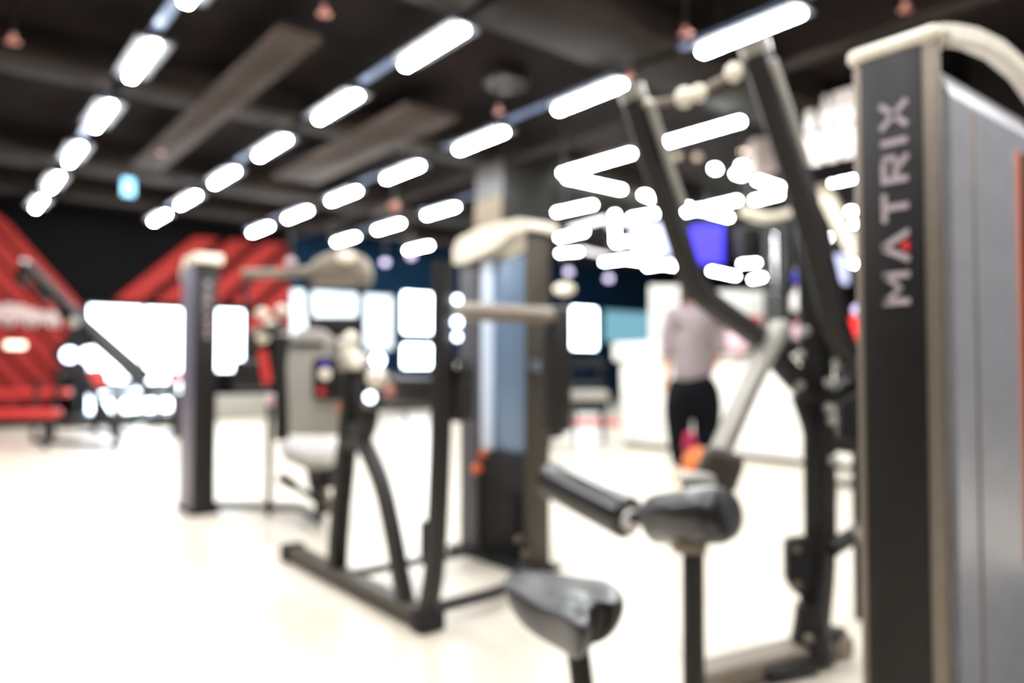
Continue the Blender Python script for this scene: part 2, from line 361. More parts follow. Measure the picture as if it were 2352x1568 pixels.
def seg_light(p, q, lab, m='lamp2', w=.035, z=3.4, grp='zigzag linear lights over the counter side'):
    a = G(*p, z); b = G(*q, z)
    t = thing('linear_light', lab, 'light', (a+b)/2, grp)
    d = (b-a).normalized(); up = (0, 0, 1)
    MB().tube([a, b], 0, rect=(w, .022), up=up).build('diffuser', m, t, False)
    o = Vector((0, 0, .045)); MB().tube([a-d*.02+o, b+d*.02+o], 0, rect=(w*1.1, .02), up=up).build('housing', 'frame', t, False)
    MB().cyl((a+b)/2+Vector((0, 0, .065)), (((a+b)/2).x, ((a+b)/2).y, 3.749), .004, 6).build('cord', 'frame', t)
    return t
segs = [
 ((1527, 328), (1702, 278), 'long white linear light between the two raised machine arms'),
 ((1292, 398), (1450, 352), 'upper stroke of the white V of lights left of the raised arm'),
 ((1298, 408), (1428, 436), 'lower stroke of the white V of lights left of the raised arm'),
 ((1478, 447), (1502, 456), 'short white light just right of the V of lights'),
 ((1278, 488), (1362, 470), 'white linear light under the V, upper of the stack beside the column'),
 ((1284, 546), (1342, 532), 'white linear light second down the stack beside the middle tower'),
 ((1284, 582), (1330, 578), 'white linear light lowest of the stack beside the middle tower'),
 ((1412, 492), (1413, 556), 'white light pointing straight away from the viewer in the zigzag'),
 ((1416, 560), (1440, 553), 'tiny white light at the foot of the away-pointing light'),
 ((1450, 500), (1514, 488), 'white light right of the away-pointing light'),
 ((1386, 602), (1430, 596), 'white low light at the left of the bottom zigzag'),
 ((1432, 594), (1548, 612), 'long low white light in the bottom zigzag'),
 ((1486, 614), (1544, 604), 'white low light ending by the left machine arm'),
 ((1518, 584), (1546, 576), 'small white light above the left arm bend'),
 ((1560, 470), (1674, 500), 'falling stroke of the white X of lights between the arms'),
 ((1572, 488), (1694, 460), 'rising stroke of the white X of lights between the arms'),
 ((1740, 414), (1790, 430), 'upper stroke of the white arrow of lights behind the right arm'),
 ((1732, 460), (1790, 446), 'lower stroke of the white arrow of lights behind the right arm'),
 ((1690, 398), (1706, 404), 'white light left of the arrow of lights'),
 ((1697, 382), (1712, 380), 'white light above left of the arrow of lights'),
 ((1640, 386), (1645, 390), 'small round white light right of the left machine arm'),
 ((1584, 538), (1590, 541), 'small round white light in front of the violet screen'),
 ((1614, 596), (1630, 595), 'small white light under the violet screen'),
 ((1634, 622), (1690, 634), 'low white light right of the left arm bend'),
 ((1702, 606), (1740, 603), 'small white light at the right of the bottom zigzag'),
 ((1728, 642), (1756, 636), 'lowest small white light at the right of the bottom zigzag'),
 ((1852, 430), (1872, 427), 'short white light under the white sign letters'),
 ((1908, 420), (1968, 406), 'white light under the white sign letters beside the large tower'),
 ((1952, 484), (1972, 488), 'white round light beside the large tower, topmost of five'),
 ((1958, 514), (1974, 513), 'white round light beside the large tower, second of five'),
 ((1962, 562), (1974, 565), 'white round light beside the large tower, third of five'),
 ((1958, 604), (1975, 608), 'white round light beside the large tower, lowest of five'),
 ((1882, 520), (1886, 524), 'small white light right of the right arm, upper of a pair'),
 ((1892, 540), (1902, 546), 'small white light right of the right arm, lower of a pair'),
 ((1904, 588), (1908, 592), 'single white light right of the right arm below the pair'),
]
for i_, (p, q, lab) in enumerate(segs): seg_light(p, q, lab, z=(3.05 if min(p[1], q[1]) > 590 else 3.4)-.14*(i_ % 2))
for p, q, lab in [((1280, 532), (1392, 502), 'dim pale light strip crossing above the stacked lights'), ((1330, 572), (1400, 588), 'dim pale light strip between the lower stacked lights'), ((1400, 520), (1460, 500), 'dim pale strip joining the away-pointing light')]:
    seg_light(p, q, lab, 'lampdim', .05, 3.6, 'dim pale light strips')
def pendant(px, py, D, r, lab, m='warm'):
    c = P(px, py, D); t = thing('pendant_lamp', lab, 'lamp', c)
    MB().ball(c, r, (1, 1, .8)).build('lamp_globe', m, t)
    MB().cyl(c+Vector((0, 0, r*.7)), (c.x, c.y, 3.749), .008, 8).build('cord', 'frame', t); return t
pendant(1708, 345, 9.4, .05, 'warm round pendant lamp left of the right machine arm')
for px, py, lab in [(1555, 358, 'left dim round pendant between the machine arms'), (1602, 360, 'right dim round pendant between the machine arms')]:
    pendant(px, py, 8.6, .05, lab, 'warmsoft')

for px, py, D, lab in [(945, 588, 13, 'small lilac spot lamp above the brilliant window'), (668, 603, 13, 'small lilac spot lamp left of the seated machine hood'), (885, 603, 13.4, 'dim lilac spot lamp right of the seated machine hood'), (1306, 625, 13, 'lilac spot lamp above the small brilliant window'), (1398, 640, 13.5, 'dim lilac spot lamp right of the small brilliant window')]:
    pendant(px, py, D, .07, lab, 'lilac')
pendant(906, 474, 8.4, .06, 'dim pink globe above the fourth lamp row', 'copper')
c = P(1296, 664, 8); t = thing('hanging_lamp', 'cream oblong lampshade right of the middle weight tower', 'lamp', c)
MB().ball(c, .09, (1.3, 1.3, .7)).build('lamp_shade', 'cream', t); MB().cyl(c+Vector((0, 0, .05)), (c.x, c.y, 3.749), .01, 8).build('cord', 'frame', t)
c = P(1752, 350, 9.0); t = thing('hanging_box', 'pinkish beige box hanging behind the right machine arm', 'box', c)
MB().obox(c, (.3, .3, .5), RY0, .03).build('box_body', 'pinkwhite', t); MB().cyl(c+Vector((0, 0, .2)), (c.x, c.y, 3.749), .01, 8).build('cord', 'frame', t)
# ceiling speakers, sprinklers, exit sign
for px, py, r, lab in [(1163, 186, .2, 'round dark ceiling speaker between the second and third lamp rows, nearer one'), (920, 291, .2, 'round dark ceiling speaker between the second and third lamp rows, farther one')]:
    c = G(px, py, 3.64); t = thing('ceiling_speaker', lab, 'speaker', (c.x, c.y, 3.6), 'round speakers hung under the ceiling')
    mb = MB(); mb.lathe((c.x, c.y, 3.6), (0, 0, 1), [(.03, r*.55), (0, r*.6), (0, r), (.05, r*1.04), (.14, r*.9)]); mb.build('rim', 'frame', t)
    MB().cyl((c.x, c.y, 3.625), (c.x, c.y, 3.66), r*.6).build('grille', 'rubber', t)
for px, py, lab in [(745, 25, 'top of the second lamp row'), (1575, 72, 'left of the nearest third row light'), (1146, 252, 'under the nearer ceiling speaker'), (1447, 172, 'right of the third row lights'), (370, 346, 'above the blue sign'), (907, 474, 'near the fourth lamp row'), (2080, 16, 'above the large tower'), (30, 90, 'top left corner')]:
    c = G(px, py, 3.45); t = thing('sprinkler_head', 'small pinkish sprinkler head on the ceiling, %s' % lab, 'sprinkler', (c.x, c.y, 3.42), 'sprinkler heads')
    MB().lathe((c.x, c.y, 3.42), (0, 0, 1), [(0, 0), (0, .04), (.01, .045), (.02, .015), (.06, .02), (.07, 0)], 14).build('deflector', 'copper', t)
    MB().cyl((c.x, c.y, 3.48), (c.x, c.y, 3.749), .012, 8).build('pipe', 'frame', t)
c = P(295, 430, 9.2); t = thing('hanging_sign', 'small pale blue lit sign hanging left of the second lamp row', 'sign', c)
R = Matrix.Rotation(-YAW*0+0, 4, 'Z')
MB().box((c.x-.07, c.y-.02, c.z-.11), (c.x+.07, c.y+.02, c.z+.11), .01).build('sign_panel', 'exits', t)
MB().cyl((c.x, c.y, c.z+.11), (c.x, c.y, 3.749), .008, 8).build('hanger', 'frame', t)

# ------------------------------------------------------------------ block letters
def stroke_letters(word, h, gap=.22, wt=.2):
    """letter quads in (u along the word, v up), cap height h"""
    out = []; u = 0; w = h*.86; s = h*wt
    def seg(a, b, t=s):
        a = Vector(a); b = Vector(b); d = (b-a).normalized(); n = Vector((-d.y, d.x))*t/2
        return [a-n, b-n, b+n, a+n]
    for ch in word:
        L = []; tri = []
        if ch == 'M': L = [seg((s/2, 0), (s/2, h)), seg((w*1.15-s/2, 0), (w*1.15-s/2, h)), seg((s/2, h*.97), (w*.575, h*.3), s*.7), seg((w*.575, h*.3), (w*1.15-s/2, h*.97), s*.7)]; W = w*1.15
        elif ch == 'A': L = [seg((s*.3, 0), (w*.55, h)), seg((w*.55, h), (w*1.1-s*.3, 0))]; tri = [[Vector((w*.33, 0)), Vector((w*.77, 0)), Vector((w*.55, h*.38))]]; W = w*1.1
        elif ch == 'T': L = [seg((0, h-s/2), (w, h-s/2)), seg((w/2, 0), (w/2, h-s))]; W = w
        elif ch == 'R': L = [seg((s/2, 0), (s/2, h)), seg((s, h-s/2), (w*.85, h-s/2)), seg((w-s/2, h-s*.3), (w-s/2, h*.45)), seg((s, h*.45), (w*.85, h*.45)), seg((w*.5, h*.4), (w-s*.3, 0))]; W = w
        elif ch == 'I': L = [seg((s/2, 0), (s/2, h))]; W = s
        elif ch == 'X': L = [seg((s*.3, 0), (w-s*.3, h)), seg((s*.3, h), (w-s*.3, 0))]; W = w
        elif ch == 'H': L = [seg((s/2, 0), (s/2, h)), seg((w-s/2, 0), (w-s/2, h)), seg((s, h/2), (w-s, h/2))]; W = w
        elif ch == 'E': L = [seg((s/2, 0), (s/2, h)), seg((s, h-s/2), (w, h-s/2)), seg((s, h/2), (w*.9, h/2)), seg((s, s/2), (w, s/2))]; W = w
        else: W = w; L = [seg((w*.1, 0), (w*.1, h), s), seg((w*.9, 0), (w*.9, h), s), seg((0, h*.5), (w, h*.5), s*1.5)]
        out.append((ch, [[p+Vector((u, 0)) for p in q] for q in L], [[p+Vector((u, 0)) for p in q] for q in tri])); u += W+h*gap
    return out, u-h*gap
def write(word, origin, U, V, Nn, length, cap, parent, thick=.002, m='letter', mt='redmark', gap=.3, wt=.2):
    L, W = stroke_letters(word, 1.0, gap, wt); U = Vector(U).normalized(); V = Vector(V).normalized(); Nn = Vector(Nn).normalized()
    su = length/W; o = Vector(origin)
    for ch, quads, tris in L:
        mb = MB()
        for q in quads: mb.prism([o+U*p.x*su+V*p.y*cap for p in q], Nn*thick)
        lo = mb.build('letter_'+ch.lower(), m, parent, False)
        for q in tris: MB().prism([o+U*p.x*su+V*p.y*cap+Nn*.0005 for p in q], Nn*(thick+.0005)).build('red_triangle', mt, lo, False)

# ------------------------------------------------------------------ large weight tower (right)
t = thing('weight_tower', 'large dark weight tower with white MATRIX lettering at the right edge', 'gym machine', (1.95, .76, 0))
mb = MB(); mb.box((1.703, .66, .02), (1.726, .848, 1.72), .011, seg=3); mb.build('upright_column', 'taupe', t)
MB().box((1.697, .692, .03), (1.706, .828, 1.705), .004).build('front_panel', 'darkpanel', t)
write('MATRIX', (1.6965, .722, 1.135), (0, 0, 1), (0, 1, 0), (-1, 0, 0), .46, .058, t, gap=.28, wt=.2)
# arch cap: a ribbon in x, from the front lip over the top
arc = [(1.693, 1.70), (1.696, 1.727), (1.715, 1.742), (1.80, 1.765), (1.92, 1.79), (2.08, 1.805), (2.25, 1.795), (2.40, 1.755), (2.48, 1.69)]
def ribbon(arc, y0, y1, th):
    mb = MB(); pts = []
    n = len(arc)
    sm = []
    for i in range(n-1):
        for k in range(4): s = k/4; sm.append((arc[i][0]*(1-s)+arc[i+1][0]*s, arc[i][1]*(1-s)+arc[i+1][1]*s))
    sm.append(arc[-1]); N = len(sm); outer = []; inner = []
    for i, p in enumerate(sm):
        a = sm[max(0, i-1)]; b = sm[min(N-1, i+1)]; d = Vector((b[0]-a[0], b[1]-a[1])).normalized(); nn = Vector((d.y, -d.x))
        outer.append((p[0], p[1])); inner.append((p[0]+nn.x*th, p[1]+nn.y*th))
    V = [[mb.bm.verts.new((q[0], y, q[1])) for q in outer+inner[::-1]] for y in (y0, y1)]
    m_ = len(V[0])
    for i in range(m_): mb.bm.faces.new((V[0][i], V[0][(i+1) % m_], V[1][(i+1) % m_], V[1][i]))
    for i in range(N-1):
        for A in (V[0], V[1]): mb.bm.faces.new((A[i], A[i+1], A[m_-2-i], A[m_-1-i]))
    return mb
ribbon(arc[2:], .652, .695, .034).build('arched_cap', 'cream', t)
MB().box((1.693, .652, 1.705), (1.775, .858, 1.742), .014, seg=3).build('column_cap', 'cream', t)
mb = MB(); mb.prism([(1.80, .672, .02), (2.42, .672, .02), (2.44, .70, .02), (2.44, .85, .02), (1.80, .85, .02)], (0, 0, 1.585)); mb.build('side_shroud', 'greypanel', t, False)
mb = MB()
lo_ = [(1.80, .76), (1.80, .672), (1.86, .672), (2.42, .672), (2.44, .70), (2.44, .85), (1.80, .85)]; hi_ = [(1.79, .76), (1.79, .70), (1.85, .715), (2.40, .715), (2.42, .74), (2.42, .85), (1.79, .85)]
for (A, za, B, zb_) in ((lo_, 1.605, lo_, 1.611), (lo_, 1.611, hi_, 1.69)):
    va = [mb.bm.verts.new((x, y, za)) for x, y in A]; vb = [mb.bm.verts.new((x, y, zb_)) for x, y in B]
    for i in range(7): mb.bm.faces.new((va[i], va[(i+1) % 7], vb[(i+1) % 7], vb[i]))
mb.bm.faces.new(vb); mb.build('shroud_shoulder', 'greypanel', t, False)
MB().box((1.726, .70, .02), (1.79, .83, 1.64)).build('inner_rail', 'rubber', t)
MB().box((1.918, .668, .03), (1.926, .68, 1.60), .003).build('seam_strip', 'taupe', t)
mb = MB(); mb.box((2.221, .668, .5), (2.34, .682, 1.56), .006); s_ = mb.build('slot_panel', 'rubber', t); s_['label'] = 'black slot in the grey shroud'
MB().box((2.215, .667, .5), (2.221, .682, 1.56), .002).build('orange_edge', 'orange', s_)
single(MB().box((1.78, -2.0, .0), (4.2, .62, .012), .004), 'shade_mat', 'rubber', 'added unseen black mat darkening the grey panel of the large tower', 'mat')  # added out of view to darken the shroud's lower reflections
MB().box((1.68, .64, 0), (2.46, .87, .03), .008).build('base_plate', 'rubber', t)

# ------------------------------------------------------------------ raised arm machine (behind the large tower)
bx, by = 2.435, 1.35
t = thing('arm_press_machine', 'black strength machine with two long raised arms beside the large tower', 'gym machine', (bx, by, 0))
D2 = 2.57
post = [P(1862, 1478, 2.5), P(1872, 1400, 2.53), P(1882, 1300, D2), P(1884, 1180, D2), P(1881, 1000, D2), P(1874, 800, D2), P(1868, 640, D2), P(1862, 505, D2)]
post[0].z = .06
MB().tube(post, 0, rect=(.042, .045), smooth=4).build('upright_post', 'black', t)
MB().tube([P(1900, 1200, 2.6), P(1906, 1130, 2.6), P(1900, 1040, 2.6)], .024, smooth=5).build('guide_bulge', 'black', t)
# left arm and right arm
la = [P(1455, 222, 2.2), P(1500, 370, 2.24), P(1550, 520, 2.28), P(1590, 640, 2.32), P(1640, 700, 2.36), P(1745, 778, 2.44), P(1810, 850, 2.5), P(1872, 912, 2.56)]
ra = [P(1737, 118, 2.2), P(1785, 270, 2.24), P(1840, 440, 2.29), P(1886, 610, 2.35), P(1918, 740, 2.42), P(1942, 806, 2.46)]
a1 = MB().tube(la, 0, rect=(.031, .031), smooth=4).build('raised_arm', 'frame', t)
a2 = MB().tube(ra, 0, rect=(.036, .036), smooth=4).build('raised_arm', 'frame', t)
MB().tube([la[0]+(la[0]-la[1]).normalized()*-.01, la[0]+(la[0]-la[1]).normalized()*.03], .04, 16).build('end_cap', 'silver', a1)
MB().tube([ra[0]+(ra[0]-ra[1]).normalized()*-.01, ra[0]+(ra[0]-ra[1]).normalized()*.03], .045, 16).build('end_cap', 'silver', a2)
# slim light tube running along each arm
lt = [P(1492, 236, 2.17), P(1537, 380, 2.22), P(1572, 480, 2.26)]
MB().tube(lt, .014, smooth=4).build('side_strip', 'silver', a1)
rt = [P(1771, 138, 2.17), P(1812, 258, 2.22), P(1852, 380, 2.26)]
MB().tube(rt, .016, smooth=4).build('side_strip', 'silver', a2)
# cross link with cream grips between arm tips
cl = MB().tube([P(1480, 240, 2.22), P(1580, 222, 2.22), P(1690, 165, 2.22), P(1735, 135, 2.22)], .011, smooth=5).build('cross_link', 'taupe', t)
for px, py, r in [(1484, 242, .022), (1572, 224, .028), (1605, 214, .024), (1686, 166, .027)]:
    MB().ball(P(px, py, 2.2), r, (1, 1, 1.1)).build('joint_knob', 'cream', cl)
# yoke
MB().tube([P(1770, 812, 2.47), P(1830, 880, 2.52), P(1885, 918, 2.56), P(1940, 895, 2.6), P(2010, 855, 2.66)], .034, smooth=5).build('yoke', 'black', t)
MB().tube([P(1940, 800, 2.46), P(1972, 850, 2.54), P(1996, 880, 2.62)], .036, smooth=4).build('yoke_bracket', 'black', t)
MB().tube([P(1835, 905, 2.55), P(1862, 985, 2.56), P(1872, 1060, 2.57)], .03, smooth=5).build('gusset', 'black', t)
# lever with silver pad
lv = MB().tube([P(1795, 742, 2.42), P(1720, 890, 2.36), P(1655, 1035, 2.3)], 0, rect=(.036, .02), smooth=3).build('lever_arm', 'silver', t)
MB().obox(P(1652, 1078, 2.25), (.125, .08, .125), RY0 @ Matrix.Rotation(.35, 4, 'Y'), .03, 3).build('lever_pivot', 'bronze', t)
MB().obox(P(1602, 1105, 2.2), (.1, .08, .05), RY0, .02).build('pad_clamp', 'greyvinyl', t)
for px, py in [(1835, 884), (1905, 880), (1922, 835), (1905, 938), (1912, 965), (1918, 775), (1916, 1057), (1850, 760), (1838, 815)]:
    MB().ball(P(px, py, 2.49), .018, sub=2).build('bolt', 'silver', t)
# plate with two bolts low on the post
pl = [P(1806, 1245, 2.5), P(1815, 1236, 2.5), P(1850, 1232, 2.5), P(1858, 1250, 2.5), P(1860, 1372, 2.5), P(1845, 1374, 2.5), P(1822, 1358, 2.5), P(1807, 1330, 2.5)]
pt = MB().prism(pl, FW*.03).build('hinge_plate', 'black', t)
for py in (1260, 1343): MB().cyl(P(1830, py, 2.49), P(1830, py, 2.505), .013, 14).build('bolt', 'taupe', pt)
# right stub with cream bolt, grey bar
sa = MB().tube([P(1905, 1262, 2.55), P(1950, 1235, 2.6), P(2020, 1200, 2.68)], .03, smooth=4).build('side_brace', 'frame', t)
MB().ball(P(1975, 1228, 2.56), .02, sub=2).build('bolt_cap', 'silver', sa)
MB().tube([P(1900, 1018, 2.6), P(2015, 1034, 2.75)], 0, rect=(.025, .025)).build('side_bar', 'frame', t)
MB().obox(P(1972, 925, 2.9), (.17, .05, .36), RY0, .01).build('rear_pad', 'rubber', t)
MB().obox(P(1905, 740, 3.0), (.09, .05, .34), RY0, .01).build('rear_upright', 'frame', t)
MB().tube([P(1972, 1030, 2.9), Vector((P(1972, 1030, 2.9).x, P(1972, 1030, 2.9).y, .02))], 0, rect=(.02, .02)).build('rear_leg', 'frame', t)
MB().tube([P(1905, 830, 3.0), P(1972, 860, 2.93)], .02, 8).build('rear_link', 'frame', t)
# foot and base rail
f0 = P(1862, 1480, 2.52)
MB().tube([Vector((f0.x, f0.y, .2)), Vector((f0.x, f0.y, .1)), Vector((f0.x, f0.y, .02))], .045, taper=1.7, smooth=3).build('foot_flare', 'frame', t)
g1 = G(1600, 1590, 0); g2 = G(1930, 1500, 0); 
MB().tube([g1+Vector((0, 0, .04)), g2+Vector((0, 0, .04))], 0, rect=(.055, .035)).build('base_rail', 'taupe', t)
h = G(1800, 1550, .0); MB().obox(h+Vector((0, 0, .025)), (.2, .11, .045), Matrix.Rotation(-.3, 4, 'Z'), .015).build('foot_plate', 'frame', t)
MB().obox(G(1905, 1505, 0)+Vector((0, 0, .05)), (.13, .09, .08), Matrix.Rotation(.2, 4, 'Z'), .012).build('foot_block', 'black', t)
MB().ball(P(1858, 1468, 2.47), .017, sub=2).build('bolt', 'taupe', t)
# pale towel-like side handle left of the lever
# rollers + stand (one pad unit on a post fixed to the same rail)
MB().tube([P(1592, 1235, 2.06), Vector((P(1592, 1400, 2.06).x, P(1592, 1400, 2.06).y, .0))], 0, rect=(.024, .024)).build('pad_post', 'black', t)
r1a, r1b = P(1262, 1098, 2.62), P(1446, 1192, 2.28)
ax = (r1b-r1a); r1 = MB().lathe(r1a, ax, [(0, 0), (0, .045), (.012, .062), (ax.length-.012, .066), (ax.length, .055), (ax.length, 0)], 28).build('thigh_roller', 'foam', t)
MB().lathe(r1b, ax, [(0, 0), (0, .034), (.012, .034), (.016, .024), (.016, 0)], 22).build('end_cap', 'white', r1)
r2a, r2b = P(1492, 1194, 2.2), P(1672, 1178, 1.94)
ax = (r2b-r2a); L = ax.length
r2 = MB().lathe(r2a, ax, [(0, 0), (0, .02), (.01, .045), (.04, .07), (L*.6, .077), (L*.88, .077), (L-.012, .068), (L, .05), (L, 0)], 30).build('thigh_roller', 'foam', t)
MB().tube([r1b-(r1b-r1a).normalized()*.02, r2a+ax*.1], .018, 14).build('roller_axle', 'frame', t)
MB().obox(P(1580, 1245, 2.06), (.09, .09, .05), Matrix.Rotation(-YAW, 4, 'Z'), .012).build('pad_bracket', 'taupe', t)

# ------------------------------------------------------------------ saddle seat in the foreground
zc = .47
out = [(1160, 1336), (1185, 1324), (1240, 1326), (1310, 1336), (1370, 1342), (1410, 1350), (1436, 1372), (1438, 1396), (1412, 1402), (1374, 1388), (1354, 1408), (1362, 1452), (1344, 1468), (1316, 1456), (1288, 1430), (1248, 1402), (1200, 1380), (1166, 1364), (1152, 1348)]
pts = [G(px, py, zc) for px, py in out]; cen = sum(pts, Vector())/len(pts)
t = thing('saddle_seat', 'black saddle shaped seat on a post in the foreground', 'seat', (cen.x, cen.y, 0))
mb = MB(); n = len(pts); rings = []
for (s, dz) in [(.0, -.085), (.5, -.085), (.8, -.07), (.95, -.04), (1.0, -.014), (.97, .002), (.88, .011), (.6, .014), (.3, .014), (0, .014)]:
    if s == 0: rings.append([mb.bm.verts.new(cen+Vector((0, 0, dz)))]); continue
    rg = []
    for k, p in enumerate(pts):
        q = cen+(p-cen)*s; d = (p-cen).length; q.z = zc+dz+.03*min(1, (d/.16))**2*s*s-.01; rg.append(mb.bm.verts.new(q))
    rings.append(rg)
for A, B in zip(rings, rings[1:]):
    for j in range(n):
        k = (j+1) % n
        if len(A) == 1: mb.bm.faces.new((A[0], B[k], B[j]))
        elif len(B) == 1: mb.bm.faces.new((A[j], A[k], B[0]))
        else: mb.bm.faces.new((A[j], A[k], B[k], B[j]))
so = mb.build('saddle', 'saddle', t); md = so.modifiers.new('s', 'SUBSURF'); md.levels = 2; md.render_levels = 2
b0 = P(1322, 1452, 1.70); b1 = P(1336, 1568, 1.70); dd = (b1-b0); b2 = b0+dd*(b0.z/-dd.z); b2.z = .02
MB().tube([b0, b2], .026, 16).build('seat_post', 'black', t)
MB().obox((b2.x, b2.y, .015), (.3, .2, .03), Matrix.Rotation(.3, 4, 'Z'), .008).build('foot_plate', 'frame', t)
MB().tube([b0+Vector((0, 0, .02)), b0+dd*.25], .034, 16).build('collar', 'rubber', t)

# ------------------------------------------------------------------ middle machine: tower + frame
t = thing('cable_machine', 'dark open fronted weight machine with cream cap in the middle', 'gym machine', (2.1, 2.9, 0))
tx0, tx1, ty0, ty1, tz = 2.30, 2.43, 2.74, 3.34, 1.66
MB().box((tx0, ty0, 0.02), (tx1+.0, ty0+.045, tz), .01).build('tower_column', 'bronze', t)
MB().box((tx0, ty1-.16, .02), (tx1, ty1, tz-.05), .012).build('rear_column', 'colgrey', t)
mb = MB(); mb.box((2.345, 2.84, .56), (2.42, 3.19, 1.56), .02); sh = mb.build('weight_shroud', 'steelblue', t)
MB().box((2.318, 3.075, .56), (2.345, 3.175, 1.56), .012).build('guide_strip', 'pale', t)
MB().box((2.33, 2.79, .02), (2.42, 3.19, .56), .01).build('lower_cover', 'rubber', t)
for k in range(9): MB().box((2.318, 2.86, .06+.034*k), (2.335, 3.06, .09+.034*k), .003).build('weight_plate', 'black', t)
arc2 = [(ty0-.03, 1.66), (ty0-.02, 1.70), (ty0+.05, 1.72), (ty0+.2, 1.725), (ty0+.4, 1.72), (ty1-.02, 1.69), (ty1+.02, 1.64)]
mb = MB(); V = []
for x in (tx0-.03, tx1+.03): V.append([mb.bm.verts.new((x, p[0], p[1])) for p in arc2]+[mb.bm.verts.new((x, ty1+.02, 1.56)), mb.bm.verts.new((x, ty1-.1, 1.555)), mb.bm.verts.new((x, ty0+.25, 1.60)), mb.bm.verts.new((x, ty0+.1, 1.655)), mb.bm.verts.new((x, ty0-.02, 1.66))])
m_ = len(V[0])
for i in range(m_): mb.bm.faces.new((V[0][i], V[0][(i+1) % m_], V[1][(i+1) % m_], V[1][i]))
mb.bm.faces.new(V[0][::-1]); mb.bm.faces.new(V[1]); mb.build('curved_cap', 'cream', t, False)
MB().box((2.26, 2.70, 0), (2.47, 3.40, .03), .008).build('base_plate', 'rubber', t)
for px, py in [(1193, 1238), (1207, 1272)]: MB().ball(PX(px, py, 2.30), .02, sub=2).build('bolt', 'taupe', t)
o_ = MB().ball(PX(1096, 1076, 2.27), .027).build('selector_knob', 'orange', t); o_['label'] = 'bright orange selector knob'
o_ = MB().ball(PX(1110, 1042, 2.29), .022).build('selector_knob', 'orange', t)
MB().tube([PX(1100, 1080, 2.28), PX(1102, 1270, 2.28)], .012, 10).build('selector_cable', 'rubber', t)
# frame in the plane x = 1.52
fx = 1.52
MB().tube([(fx, 2.40, .04), (fx, 3.72, .04)], 0, rect=(.045, .035), up=(0, 0, 1)).build('floor_rail', 'taupe' if 0 else 'bronze', t)
for y in (2.40, 3.70): MB().box((fx-.055, y-.03, 0), (fx+.055, y+.06, .085), .012).build('rail_foot', 'rubber', t)
pa = MB().tube([(fx, 3.20, .05), (fx, 3.17, .3), (fx, 3.03, 1.0)], 0, rect=(.036, .04), smooth=3).build('support_post', 'black', t)
for k in range(6): MB().ball((fx+.0, 3.155-.2*(.16+k*.09), .36+k*.1), .02, sub=2).build('adjust_pin', 'black', pa)
MB().box((fx-.06, 2.97, .98), (fx+.06, 3.1, 1.05), .02).build('post_cap', 'greyvinyl', t)
MB().tube([(fx, 2.42, .06), (fx, 2.365, .28), (fx, 2.33, .75), (fx, 2.32, 1.39)], 0, rect=(.03, .034), smooth=4).build('front_post', 'frame', t)
ct = [PX(812, 985, fx), PX(842, 1030, fx), PX(876, 1110, fx), PX(900, 1210, fx), PX(918, 1310, fx), PX(934, 1392, fx)]; ct[-1].z = .05
MB().tube(ct, 0, rect=(.03, .034), smooth=4).build('curved_tube', 'frame', t)
MB().box((fx-.03, 2.34, .845), (fx+.05, 2.98, .955), .02).build('hub_beam', 'frame', t)
MB().tube([(fx, 2.95, .93), (fx, 2.9, .8), (fx, 2.95, .7), (fx, 3.06, .66)], .045, smooth=5).build('pivot_arm', 'frame', t)
MB().box((fx+.03, 2.27, .79), (fx+.12, 2.34, .97), .02).build('pulley_bracket', 'frame', t)
MB().cyl((fx-.06, 2.86, .9), (fx+.1, 2.86, .9), .075, 20, .015).build('pivot_housing', 'rubber', t)
MB().cyl((fx+.035, 2.30, .98), (fx+.09, 2.3, .98), .06, 18).build('pulley', 'rubber', t)
MB().tube([(fx, 2.33, 1.21), (2.11, 2.33, 1.21)], .036, 18).build('press_bar', 'taupe', t)
MB().box((2.06, 2.29, .72), (2.16, 2.40, 1.25), .02).build('carriage', 'frame', t)
MB().cyl((2.11, 2.345, .7), (2.11, 2.345, .72), .03).build('carriage_stop', 'rubber', t)
MB().tube([(2.11, 2.39, 1.0), (2.34, 2.76, 1.0)], 0, rect=(.03, .03)).build('swing_link', 'frame', t)
for z, r in ((1.247, .016), (1.162, .019), (1.108, .016), (1.0, .014)): MB().ball((fx+.035, 2.275, z), r, sub=2).build('glint_cap', 'dot' if z > 1.05 else 'chrome', t)  # glowing caps stand in for bright light on plain bolt caps
q0 = PX(806, 1318, fx); MB().tube([(fx, q0.y, .07), (2.28, q0.y, .07)], .02, 12).build('cross_tube', 'frame', t)
MB().tube([(fx, 2.43, .07), (2.0, 2.50, .06), (2.30, 2.78, .06)], .026, 12, smooth=5).build('cross_tube', 'frame', t)
qq = Vector((1.9, q0.y, .07)); MB().tube([qq, qq+Vector((0, 0, .19))], .02, 8).build('stop_pin', 'frame', t)
for px, py, r, m in [(806, 778, .035, 'cream'), (800, 806, .035, 'cream'), (866, 868, .045, 'cream'), (850, 912, .022, 'dot'), (868, 826, .028, 'dot'), (895, 900, .03, 'copper'), (818, 828, .04, 'cream')]:  # the two white caps glow in place of bright glints
    MB().ball(PX(px, py, fx-.07), r, sub=2).build('end_cap', m, t)
MB().obox(PX(870, 905, fx), (.12, .12, .14), Matrix(), .03).build('forearm_pad', 'foam', t)
MB().tube([PX(930, 950, fx), PX(945, 1000, fx), PX(972, 1020, fx)], .006, 8, smooth=4).build('cable', 'rubber', t)

